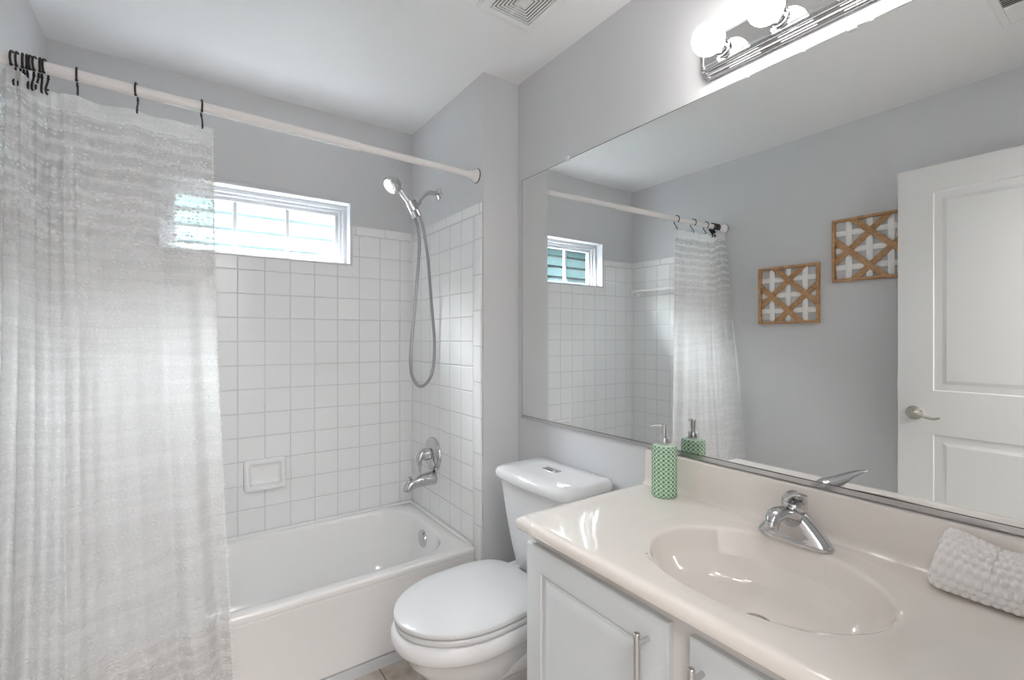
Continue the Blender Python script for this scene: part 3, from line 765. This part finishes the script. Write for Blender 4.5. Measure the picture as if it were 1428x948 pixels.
loft(b, [tank_ring2(0.008, 0.224, 0.198, 0.016, 0.742, 0.03), tank_ring2(0.002, 0.236, 0.207, 0.017, 0.747, 0.03), tank_ring2(0.0, 0.239, 0.209, 0.017, 0.755, 0.032),
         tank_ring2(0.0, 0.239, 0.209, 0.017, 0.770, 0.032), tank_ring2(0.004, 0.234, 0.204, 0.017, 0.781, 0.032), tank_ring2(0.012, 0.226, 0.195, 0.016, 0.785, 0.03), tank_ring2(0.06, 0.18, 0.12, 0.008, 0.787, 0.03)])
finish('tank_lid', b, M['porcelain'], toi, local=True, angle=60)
b = BM(); box(b, 0.092, 0.124, -0.040, 0.034, 0.7855, 0.7895, 0.002); fb = finish('flush_button', b, M['brushed'], toi, local=True)
b = BM(); loft(b, [[(0.108 + p[0], -0.003 + p[1], z) for p in rrect(hx, hy, 0.006)] for z, hx, hy in ((0.7890, 0.011, 0.022), (0.7915, 0.010, 0.021), (0.7920, 0.007, 0.016))]); finish('half_flush_button', b, M['chrome'], fb, local=True)
for s in (-1, 1):
    b = BM(); lathe(b, (0.30, s * 0.112, 0.014), (0, 0, 1), [(0, 0.014), (0.01, 0.014), (0.02, 0.009), (0.024, 0)], 18); finish('bolt_cap', b, M['seat'], toi, local=True)

# ------------------------------------------------------------------ vanity cabinet and top
VZ = 0.81; vx = 0.704; vy0, vy1 = 0.0, 0.985
cab = thing('vanity_cabinet', (0.98, 0.49, 0), 'white vanity cabinet with raised panel doors under the cream sink top', 'cabinet')
b = BM()
box(b, 0.735, 0.753, 0.005, 0.972, 0.10, VZ - 0.031, 0.001)
box(b, 0.753, XM - 0.001, 0.956, 0.972, 0.10, VZ - 0.031); box(b, 0.753, XM - 0.001, 0.005, 0.021, 0.10, VZ - 0.031)
box(b, 0.753, XM - 0.001, 0.021, 0.956, 0.10, 0.116); box(b, XM - 0.009, XM - 0.001, 0.021, 0.956, 0.116, VZ - 0.031)
box(b, 0.80, 0.815, 0.008, 0.968, 0.0, 0.10)
finish('cabinet_body', b, M['frame'], cab)
def panel_rings(x, y0, y1, z0, z1, d):
    """nested rectangles (inset, outward offset)"""
    prof = [(0.0, 0.0), (0.0, d - 0.006), (0.002, d - 0.002), (0.010, d - 0.001), (0.013, d), (0.058, d), (0.060, d - 0.004), (0.066, d - 0.0055), (0.070, d - 0.004), (0.074, d - 0.0045), (0.092, d + 0.0005), (0.096, d + 0.001)]
    return [[(x - o, y0 + i, z0 + i), (x - o, y1 - i, z0 + i), (x - o, y1 - i, z1 - i), (x - o, y0 + i, z1 - i)] for i, o in prof]
def bar_handle(parent, x, y, z0, z1):
    b = BM(); cyl(b, (x - 0.032, y, z0), (x - 0.032, y, z1), 0.006, 16, 0.001)
    for z in (z0 + 0.022, z1 - 0.022): cyl(b, (x + 0.001, y, z), (x - 0.032, y, z), 0.005, 14)
    finish('handle', b, M['brushed'], parent)
for (y0, y1, hy) in ((0.533, 0.958, 0.575), (0.052, 0.490, 0.462)):
    b = BM(); loft(b, panel_rings(0.735, y0, y1, 0.13, 0.752, 0.018)); dd = finish('cabinet_door', b, M['cab'], cab, angle=20)
    bar_handle(dd, 0.717, hy, 0.585, 0.727)
b = BM()
top = thing('countertop', (0.98, 0.49, VZ - 0.03), 'glossy cream vanity top with an oval integral basin', 'vanity top')
# slab with integral oval bowl: rings from the slab edge inwards
scx, scy, sax, say = 0.948, 0.492, 0.176, 0.222
NA = 120; xb1 = XM - 0.001
def rect_pt(a, e):
    dx, dy = math.cos(a), math.sin(a); ts = []
    X0, X1, Y0, Y1 = vx + e, xb1, vy0 + e, vy1 - e
    if dx > 1e-9: ts.append((X1 - scx) / dx)
    if dx < -1e-9: ts.append((X0 - scx) / dx)
    if dy > 1e-9: ts.append((Y1 - scy) / dy)
    if dy < -1e-9: ts.append((Y0 - scy) / dy)
    t_ = min(ts); return scx + dx * t_, scy + dy * t_
angs = [2 * PI * k / NA for k in range(NA)]
for (X, Y) in ((vx, vy0), (vx, vy1), (xb1, vy0), (xb1, vy1)):   # snap rays onto the corners
    a = math.atan2(Y - scy, X - scx) % (2 * PI); i = min(range(NA), key=lambda q: abs(angs[q] - a)); angs[i] = a
def rr(e, z): return [(*rect_pt(a, e), z) for a in angs]
def ell(k, z, grow=0.0): return [(scx + (sax * k + grow) * math.cos(a), scy + (say * k + grow) * math.sin(a), z) for a in angs]
rings = [ell(k, VZ - dz - 0.012) for k, dz in ((0.11, 0.114), (0.35, 0.111), (0.64, 0.097), (0.85, 0.064), (0.95, 0.036), (1.06, 0.018))]
rings += [rr(0.012, VZ - 0.030), rr(0.004, VZ - 0.030), rr(0.0, VZ - 0.026), rr(0.0, VZ - 0.010), rr(0.0015, VZ - 0.004), rr(0.006, VZ), rr(0.02, VZ)]
def ell2(g, z): return [(scx + 0.018 + (0.214 + g) * math.cos(a), scy + (0.285 + g) * math.sin(a), z) for a in angs]
rings += [ell2(0.004, VZ), ell2(0.0, VZ - 0.0003), ell2(-0.006, VZ - 0.0010), ell2(-0.014, VZ - 0.0014), ell(1, VZ - 0.0022, 0.016), ell(1, VZ - 0.0032, 0.008), ell(1, VZ - 0.0052, 0.003), ell(1, VZ - 0.0090, 0.000), ell(1, VZ - 0.0130, -0.0015)]
for k, dz in ((0.975, 0.024), (0.945, 0.044), (0.89, 0.068), (0.80, 0.088), (0.66, 0.102), (0.5, 0.109), (0.35, 0.112), (0.2, 0.113), (0.11, 0.114)): rings.append(ell(k, VZ - dz))
loft(b, rings)
finish('sink_slab', b, M['counter'], top, angle=60)
b = BM()     # backsplash with a soft cove at its foot
prism_y(b, [(XM - 0.001, VZ - 0.001), (XM - 0.036, VZ - 0.001), (XM - 0.036, VZ + 0.0005), (XM - 0.030, VZ + 0.003), (XM - 0.025, VZ + 0.009), (XM - 0.023, VZ + 0.018), (XM - 0.021, VZ + 0.095), (XM - 0.019, VZ + 0.102), (XM - 0.013, VZ + 0.105), (XM - 0.001, VZ + 0.105)], vy0 + 0.001, vy1 - 0.006)
finish('backsplash', b, M['counter'], top, angle=40)
b = BM(); lathe(b, (scx, scy, VZ - 0.1145), (0, 0, 1), [(0, 0.030), (0.003, 0.029), (0.004, 0.024), (0.003, 0.020), (0.006, 0.017), (0.009, 0.010), (0.0095, 0)], 28); finish('drain', b, M['chrome'], top)
b = BM(); lathe(b, (0.812, 0.655, VZ - 0.0004), (0, 0, 1), [(0, 0.0022), (0.0006, 0.002), (0.0008, 0)], 10); finish('chip_mark', b, mat('worn_spot', lin((150, 143, 138)), 0.6, noise=50, bump=(0.1, 0.0003)), top)

# ------------------------------------------------------------------ faucet
fx, fy = 1.142, 0.506
fau = thing('faucet', (fx, fy, VZ), 'chrome single lever faucet behind the oval basin', 'faucet')
b = BM()
def fb_ring(sx_, sy_, z, xo=0.0, n=40, p=2.5):
    return [(fx + xo + sx_ * math.copysign(abs(math.cos(2 * PI * k / n)) ** (2 / p), math.cos(2 * PI * k / n)), fy + sy_ * math.copysign(abs(math.sin(2 * PI * k / n)) ** (2 / p), math.sin(2 * PI * k / n)), z) for k in range(n)]
loft(b, [fb_ring(0.028, 0.078, VZ - 0.001), fb_ring(0.029, 0.080, VZ + 0.004), fb_ring(0.027, 0.077, VZ + 0.010), fb_ring(0.026, 0.070, VZ + 0.020), fb_ring(0.0255, 0.058, VZ + 0.034),
         fb_ring(0.025, 0.045, VZ + 0.048), fb_ring(0.0245, 0.035, VZ + 0.058), fb_ring(0.024, 0.028, VZ + 0.065), fb_ring(0.022, 0.024, VZ + 0.068), fb_ring(0.012, 0.013, VZ + 0.069)])
finish('base_body', b, M['chrome'], fau, angle=60)
b = BM()
tube(b, smooth_path([(fx - 0.002, fy, VZ + 0.048), (fx - 0.035, fy + 0.001, VZ + 0.064), (fx - 0.065, fy + 0.002, VZ + 0.073), (fx - 0.086, fy + 0.003, VZ + 0.070), (fx - 0.096, fy + 0.003, VZ + 0.058)], 7), [0.027, 0.025, 0.020, 0.017, 0.014], 20, [0.9, 0.75, 0.75, 0.85, 1.0], up=(0, 0, 1))
spt = finish('spout', b, M['chrome'], fau, angle=60)
b = BM(); lathe(b, (fx - 0.096, fy + 0.003, VZ + 0.064), (-0.1, 0, -1), [(0, 0.0125), (0.010, 0.0135), (0.018, 0.0125), (0.019, 0.010), (0.016, 0.009), (0.016, 0)], 22); finish('aerator', b, M['chrome'], spt)
b = BM()
lathe(b, (fx, fy, VZ + 0.066), (0, 0, 1), [(0, 0.0225), (0.002, 0.0255), (0.012, 0.0268), (0.026, 0.0255), (0.036, 0.020), (0.043, 0.012), (0.046, 0.004), (0.0465, 0)], 36)
hn = finish('handle_cap', b, M['chrome'], fau, angle=60)
b = BM(); hd_ = Vector((-0.84, -0.54, 0)); hb_ = Vector((fx, fy, VZ))
tube(b, smooth_path([hb_ + hd_ * t_ + Vector((0, 0, h_)) for t_, h_ in ((-0.016, 0.086), (0.004, 0.094), (0.030, 0.105), (0.060, 0.118), (0.088, 0.127), (0.104, 0.130))], 7), [0.018, 0.0235, 0.021, 0.0155, 0.011, 0.006], 20, [0.9, 0.85, 0.62, 0.45, 0.36, 0.36], up=(0, 0, 1))
finish('lever', b, M['chrome'], hn, angle=60)
b = BM(); cyl(b, (fx + 0.030, fy, VZ - 0.002), (fx + 0.030, fy, VZ + 0.040), 0.0028, 10); lathe(b, (fx + 0.030, fy, VZ + 0.036), (0, 0, 1), [(0, 0.003), (0.002, 0.006), (0.008, 0.006), (0.010, 0.003)], 14); finish('lift_rod', b, M['chrome'], fau)

# ------------------------------------------------------------------ soap bottle
bx, by, br = 1.152, 0.866, 0.0355
bot = thing('soap_dispenser', (bx, by, VZ), 'green patterned soap pump bottle on the left corner of the vanity', 'soap dispenser')
b = BM(); lathe(b, (bx, by, VZ), (0, 0, 1), [(0, br - 0.003), (0.003, br), (0.02, br), (0.05, br), (0.10, br), (0.140, br), (0.145, br - 0.001), (0.1475, br - 0.003), (0.149, br - 0.006), (0.1495, 0.012), (0.1495, 0)], 48, uv=True); finish('bottle_body', b, M['bottle'], bot, angle=60)
b = BM(); lathe(b, (bx, by, VZ + 0.149), (0, 0, 1), [(0, 0.0150), (0.001, 0.0155), (0.020, 0.0155), (0.021, 0.0150), (0.0215, 0)], 32); finish('collar', b, M['brushed'], bot)
b = BM(); lathe(b, (bx, by, VZ + 0.170), (0, 0, 1), [(0, 0.0065), (0.012, 0.0065), (0.0125, 0.0085), (0.036, 0.0085), (0.038, 0.007), (0.0385, 0)], 24); ph = finish('pump_head', b, M['brushed'], bot)
b = BM(); dx, dy = -0.62, 0.78
tube(b, smooth_path([(bx, by, VZ + 0.203), (bx + dx * 0.018, by + dy * 0.018, VZ + 0.204), (bx + dx * 0.034, by + dy * 0.034, VZ + 0.202), (bx + dx * 0.042, by + dy * 0.042, VZ + 0.197)], 5), [0.0045, 0.004, 0.0035, 0.003], 12); finish('pump_nozzle', b, M['brushed'], ph)

# ------------------------------------------------------------------ towel: folded waffle cloth, one lobe leaning on the backsplash
tw = BM(); NUt, NVt = 150, 110
ty_a, ty_b = 0.262, 0.006
def towel_pt(s, a):
    """s 0..1 along the counter, a 0..1 round the rolled section"""
    y = ty_a + (ty_b - ty_a) * s
    ang = 2 * PI * a
    hx, hz = 0.040, 0.052 - 0.008 * min(1, s * 3.2) ** 1.0 - 0.003 * math.sin(min(1, s * 1.6) * PI)
    endk = min(1.0, (math.sqrt(max(0.0, 1 - (1 - min(1, s / 0.10)) ** 2))) * 0.32 + 0.68) if s < 0.10 else 1.0
    c, sn = math.cos(ang), math.sin(ang)
    px = hx * math.copysign(abs(c) ** 0.75, c); pz = hz * math.copysign(abs(sn) ** 0.8, sn)
    px += 0.012 * (pz / hz)                                  # leans back to the splash
    x = 1.158 + px * endk; z = VZ + hz + 0.0015 + pz * (0.35 + 0.65 * endk)
    nrm = Vector((c, 0, sn)).normalized()
    U_, V_ = s * 22.0, a * 20.0
    row = math.floor(V_); off = 0.5 * (row % 2)
    fu, fv = (U_ + off) % 1.0 - 0.5, V_ % 1.0 - 0.5
    bumpv = max(0.0, 1 - (fu * fu + fv * fv) * 4.4) ** 0.6
    amp = 0.0058 * (1 if pz > -hz * 0.85 else 0.2)
    zz = z + nrm.z * bumpv * amp
    return Vector((x + nrm.x * bumpv * amp, y - (0.020 * pz / hz) * (1 - s) * (1 if s < 0.3 else 0.4) * 0.5, max(zz, VZ + 0.0012)))
loft(tw, [[towel_pt(i / NUt, j / NVt) for j in range(NVt)] for i in range(NUt + 1)])
tag(finish('hand_towel', tw, M['towel'], org=(1.16, 0.13, VZ), angle=180), 'folded white waffle weave towel at the right end of the vanity top', 'towel')

# ------------------------------------------------------------------ mirror
MT = 0.0   # degrees
mz0, mz1, my0, my1 = 0.926, 1.961, 0.004, 1.664
mir = thing('mirror', (XM, (my0 + my1) / 2, mz0), 'large frameless mirror above the vanity and toilet', 'mirror')
b = BM(); box(b, XM - 0.006, XM - 0.0005, my0, my1, mz0, mz1); finish('glass_edge', b, M['mirror_edge'], mir, flat=True)
b = BM(); x0 = XM - 0.0062
def mring(i, x): return [(x, my0 + i, mz0 + i), (x, my1 - i, mz0 + i), (x, my1 - i, mz1 - i), (x, my0 + i, mz1 - i)]
loft(b, [mring(0.0008, x0 + 0.0012), mring(0.0022, x0), mring(0.003, x0)], cap0=False); finish('mirror_pane', b, M['mirror'], mir, flat=True)
b = BM(); prism_y(b, [(XM - 0.001, mz0 - 0.006), (XM - 0.011, mz0 - 0.006), (XM - 0.011, mz0 + 0.005), (XM - 0.009, mz0 + 0.005), (XM - 0.009, mz0 - 0.003), (XM - 0.001, mz0 - 0.003)], my0, my1); finish('bottom_channel', b, M['brushed'], mir)
for yy in (1.366, 0.42):
    b = BM(); box(b, XM - 0.012, XM - 0.0005, yy - 0.009, yy + 0.009, mz1 - 0.006, mz1 + 0.012, 0.002); lathe(b, (XM - 0.012, yy, mz1 + 0.006), (-1, 0, 0), [(0, 0.0045), (0.002, 0.004), (0.003, 0)], 12); finish('mirror_clip', b, M['clear'], mir)

# ------------------------------------------------------------------ light bar
ly0, ly1, lz0, lz1 = 0.175, 0.782, 1.999, 2.113; lzc = (lz0 + lz1) / 2
lb = thing('vanity_light_bar', (XM, 0.47, lz0), 'chrome bar light with lit globe bulbs above the mirror', 'light fixture')
b = BM()
half = [(0.0, 0.057), (0.010, 0.057), (0.013, 0.053), (0.013, 0.050), (0.020, 0.048), (0.023, 0.044), (0.023, 0.041), (0.030, 0.039), (0.033, 0.035), (0.033, 0.031), (0.036, 0.029)]
prof = half + [(d, -h) for d, h in reversed(half)]
def lb_ring(y, k): return [(XM - 0.0005 - d * k, y, lzc + h * k) for d, h in prof]
loft(b, [lb_ring(ly0, 0.80), lb_ring(ly0 + 0.004, 0.93), lb_ring(ly0 + 0.010, 1.0), lb_ring(ly1 - 0.010, 1.0), lb_ring(ly1 - 0.004, 0.93), lb_ring(ly1, 0.80)])
finish('backplate', b, M['chrome'], lb, angle=20)
for e, s in ((ly1, 1), (ly0, -1)):
    b = BM()
    for k, (y_, kk) in enumerate(((0.000, 1.03), (0.006, 0.92))):
        loft(b, [lb_ring(e - s * 0.016 + s * y_, kk), lb_ring(e - s * 0.013 + s * y_, kk + 0.015), lb_ring(e - s * 0.010 + s * y_, kk)])
    finish('end_cap', b, M['chrome'], lb, angle=20)
for k, yy in enumerate((0.714, 0.566, 0.418, 0.270)):
    xf = XM - 0.036
    b = BM(); lathe(b, (xf + 0.001, yy, lzc), (-1, 0, 0), [(0, 0.026), (0.004, 0.026), (0.005, 0.0215), (0.010, 0.021), (0.011, 0.023), (0.020, 0.0225), (0.021, 0.018), (0.020, 0)], 32)
    so = finish('socket', b, M['chrome'], lb)
    b = BM(); Rb = 0.041
    # globe: neck then a sphere
    pr = [(0, 0.013), (0.008, 0.0135)] + [(0.008 + 0.036 + Rb * -math.cos(math.radians(a)), Rb * math.sin(math.radians(a))) for a in range(24, 181, 6)]
    lathe(b, (xf - 0.016, yy, lzc), (-1, 0, 0), pr, 32); finish('globe_bulb', b, M['bulb'], lb, angle=180)

# ------------------------------------------------------------------ ceiling fan grille and supply register
gx0_, gx1_, gy0_, gy1_ = 0.815, 1.045, 1.140, 1.372; cz = HC
fg = thing('exhaust_fan_grille', ((gx0_ + gx1_) / 2, (gy0_ + gy1_) / 2, cz), 'square white exhaust fan grille on the ceiling', 'vent')
mx_, my_ = (gx0_ + gx1_) / 2, (gy0_ + gy1_) / 2; hh = (gx1_ - gx0_) / 2
def sq(h, z): return [(mx_ + p[0] * h, my_ + p[1] * h, z) for p in ((-1, -1), (1, -1), (1, 1), (-1, 1))]
b = BM(); loft(b, [sq(hh, cz + 0.0005), sq(hh, cz - 0.006), sq(hh - 0.006, cz - 0.013), sq(hh - 0.012, cz - 0.015), sq(hh - 0.034, cz - 0.015), sq(hh - 0.035, cz - 0.004), sq(0.004, cz - 0.004)]); finish('grille_plate', b, M['vent'], fg, angle=20)
b = BM(); loft(b, [sq(hh - 0.0352, cz - 0.0048), sq(0.003, cz - 0.0048)], cap0=True); finish('grille_shadow_gap', b, M['dark'], fg, flat=True)
b = BM(); h = hh - 0.0385; k = 0
while h > 0.016:
    w = 0.0060
    loft(b, [sq(h, cz - 0.0125), sq(h, cz - 0.015), sq(h - w, cz - 0.015), sq(h - w, cz - 0.0125), sq(h, cz - 0.0125)], cap0=False, cap1=False); h -= 0.0105
loft(b, [sq(h + 0.003, cz - 0.0125), sq(h + 0.003, cz - 0.015), sq(0.001, cz - 0.015)], cap0=False)
for q in (1, -1): box(b, mx_ - 0.002, mx_ + 0.002, my_ + (0.010 if q > 0 else -hh + 0.037), my_ + (hh - 0.037 if q > 0 else -0.010), cz - 0.0124, cz - 0.0060)
finish('grille_louver', b, M['vent'], fg, angle=20)
lv = thing('ceiling_register', (0.13, 0.25, cz), 'louvered white air register on the ceiling seen in the mirror corner', 'vent')
rx0, rx1, ry0, ry1 = 0.0, 0.30, 0.17, 0.373
b = BM(); ring = lambda i, z: [(rx0 + i, ry0 + i, z), (rx1 - i, ry0 + i, z), (rx1 - i, ry1 - i, z), (rx0 + i, ry1 - i, z)]
loft(b, [ring(0, cz + 0.0005), ring(0.001, cz - 0.003), ring(0.006, cz - 0.006), ring(0.024, cz - 0.007), ring(0.026, cz - 0.001)], cap1=False); finish('register_frame', b, M['vent'], lv, angle=20)
b = BM(); box(b, rx0 + 0.025, rx1 - 0.025, ry0 + 0.025, ry1 - 0.025, cz - 0.0018, cz - 0.001); finish('register_dark_sheet', b, M['dark'], lv)  # near-black sheet standing for the shade behind the louvers
b = BM(); n = 20
for i in range(n):
    x = rx0 + 0.032 + i * (rx1 - rx0 - 0.064) / (n - 1); s = 1 if i < n / 2 else -1
    v_ = [b.verts.new(p) for p in ((x - 0.003 * s, ry0 + 0.026, cz - 0.007), (x - 0.003 * s, ry1 - 0.026, cz - 0.007), (x + 0.004 * s, ry1 - 0.026, cz - 0.002), (x + 0.004 * s, ry0 + 0.026, cz - 0.002),
                                     (x - 0.002 * s, ry0 + 0.026, cz - 0.0075), (x - 0.002 * s, ry1 - 0.026, cz - 0.0075), (x + 0.005 * s, ry1 - 0.026, cz - 0.0025), (x + 0.005 * s, ry0 + 0.026, cz - 0.0025))]
    for q in ((0, 1, 2, 3), (4, 5, 6, 7), (0, 1, 5, 4), (2, 3, 7, 6), (0, 3, 7, 4), (1, 2, 6, 5)): b.faces.new([v_[w] for w in q])
box(b, (rx0 + rx1) / 2 - 0.003, (rx0 + rx1) / 2 + 0.003, ry0 + 0.025, ry1 - 0.025, cz - 0.008, cz - 0.002)
finish('register_louver', b, M['vent'], lv, flat=True)

# ------------------------------------------------------------------ wooden lattice wall panels on the left wall
def wall_art(y0, y1, z0, z1, label):
    o = thing('wall_art', (XL, (y0 + y1) / 2, z0), label, 'wall art', 'woven wood wall panels')
    S = y1 - y0; f = 0.014; x0 = XL + 0.0005; d = 0.024
    b = BM(); box(b, x0, x0 + d, y0, y1, z1 - f, z1, 0.001); box(b, x0, x0 + d, y0, y1, z0, z0 + f, 0.001); box(b, x0, x0 + d, y0, y0 + f, z0 + f, z1 - f, 0.001); box(b, x0, x0 + d, y1 - f, y1, z0 + f, z1 - f, 0.001)
    finish('frame', b, M['wood'], o)
    a0, a1, c0, c1 = y0 + f, y1 - f, z0 + f, z1 - f; w = 0.0142
    for k in (0.2, 0.5, 0.8):
        b = BM(); yy = a0 + (a1 - a0) * k; box(b, x0 + 0.003, x0 + 0.008, yy - w, yy + w, c0 + 0.0003, c1 - 0.0003, 0.001); finish('white_slat', b, M['white_slat'], o)['label'] = 'white slat'
        b = BM(); zz = c0 + (c1 - c0) * k; box(b, x0 + 0.0025, x0 + 0.0072, a0 + 0.0003, a1 - 0.0003, zz - w, zz + w, 0.001); finish('white_slat', b, M['white_slat'], o)['label'] = 'white slat'
    def diag(p, q, xo):
        # p, q in 0..1 frame fractions (from the mirror side), strip clipped to the frame opening
        A = Vector((0, a0 + (a1 - a0) * p[0], c0 + (c1 - c0) * p[1])); B = Vector((0, a0 + (a1 - a0) * q[0], c0 + (c1 - c0) * q[1]))
        dd_ = (B - A).normalized(); nn = Vector((0, -dd_.z, dd_.y)) * w; A -= dd_ * 0.05; B += dd_ * 0.05
        poly = [A + nn, B + nn, B - nn, A - nn]
        def clip(poly, ax, lim, sgn):
            out = []
            for i in range(len(poly)):
                P_, Q_ = poly[i], poly[(i + 1) % len(poly)]; dp, dq = sgn * (lim - P_[ax]), sgn * (lim - Q_[ax])
                if dp >= 0: out.append(P_)
                if dp * dq < 0: out.append(P_.lerp(Q_, dp / (dp - dq)))
            return out
        for ax, lim, sg in ((1, a1 - .0003, 1), (1, a0 + .0003, -1), (2, c1 - .0003, 1), (2, c0 + .0003, -1)): poly = clip(poly, ax, lim, sg)
        b = BM(); loft(b, [[(x0 + xo, v.y, v.z) for v in poly], [(x0 + xo + 0.005, v.y, v.z) for v in poly]]); finish('wood_slat', b, M['wood'], o, flat=True)['label'] = 'brown diagonal slat'
    # mirrored left = larger y
    diag((0.72, 1), (0, 0.33), 0.0135); diag((1, 0.68), (0.28, 0), 0.0135)
    diag((0.25, 1), (1, 0.30), 0.0083); diag((0, 0.66), (0.70, 0), 0.0083)
wall_art(1.134, 1.463, 1.353, 1.684, 'lower square wood lattice panel on the left wall, nearer the curtain')
wall_art(0.744, 1.072, 1.566, 1.895, 'higher square wood lattice panel partly behind the open door')

# ------------------------------------------------------------------ bathroom door, open along the left wall
XD = -0.285
d1 = thing('door_1', (XD - 0.0175, 0.0, 0.012), 'white two panel door standing open, seen in the mirror', 'door'); d1['kind'] = 'structure'
dy0, dy1, dz0, dz1 = 0.004, 0.757, 0.012, 2.035
b = BM()
box(b, XD - 0.0345, XD - 0.0045, dy0, dy1, dz0, dz1)
pan = [(dy0 + 0.125, dy1 - 0.125, 0.20, 0.842), (dy0 + 0.125, dy1 - 0.125, 1.035, dz1 - 0.118)]
# stiles and rails at full thickness
box(b, XD - 0.005, XD, dy0, dy0 + 0.125, dz0, dz1); box(b, XD - 0.005, XD, dy1 - 0.125, dy1, dz0, dz1)
for za, zb in ((dz0, 0.20), (0.842, 1.035), (dz1 - 0.118, dz1)): box(b, XD - 0.005, XD, dy0 + 0.125, dy1 - 0.125, za, zb)
leaf = finish('door_leaf', b, M['door'], d1, flat=True)
for (a, c, e, f) in pan:
    b = BM(); pr = [(0, 0.0), (0.004, -0.004), (0.012, -0.0065), (0.020, -0.0065), (0.024, -0.006), (0.046, 0.0), (0.050, 0.0)]
    loft(b, [[(XD - 0.0002 + o, a + i, e + i), (XD - 0.0002 + o, c - i, e + i), (XD - 0.0002 + o, c - i, f - i), (XD - 0.0002 + o, a + i, f - i)] for i, o in pr], cap0=False); finish('door_panel', b, M['door'], leaf, angle=10)
for sgn, xf in ((1, XD), (-1, XD - 0.0345)):
    hy, hz = 0.697, 0.930
    b = BM(); lathe(b, (xf, hy, hz), (sgn, 0, 0), [(-0.001, 0.031), (0.003, 0.032), (0.007, 0.030), (0.010, 0.022), (0.012, 0.014), (0.040, 0.011), (0.042, 0.013), (0.050, 0.012), (0.052, 0)], 32)
    hr = finish('door_rose', b, M['nickel'], d1)
    b = BM(); tube(b, smooth_path([(xf + sgn * 0.045, hy, hz), (xf + sgn * 0.048, hy - 0.02, hz - 0.001), (xf + sgn * 0.050, hy - 0.05, hz - 0.010), (xf + sgn * 0.050, hy - 0.078, hz - 0.014), (xf + sgn * 0.048, hy - 0.098, hz - 0.008)], 6), [0.011, 0.010, 0.0085, 0.0075, 0.006], 14, 0.75)
    finish('lever_handle', b, M['nickel'], hr)
b = BM(); box(b, XD - 0.030, XD - 0.006, dy1 - 0.0005, dy1 + 0.0012, 0.90, 0.958, 0.0004); finish('latch_plate', b, M['nickel'], d1)
# door casing round the doorway (room side)
b = BM(); box(b, -0.40, -0.335, -0.005, 0.008, 0, 2.115, 0.002); box(b, 0.47, 0.535, -0.005, 0.0, 0, 2.115, 0.001); box(b, -0.335, 0.47, -0.005, 0.0, 2.05, 2.115, 0.001)
struct('trim_1', b, M['door'], 'white casing around the bathroom doorway', 'trim')
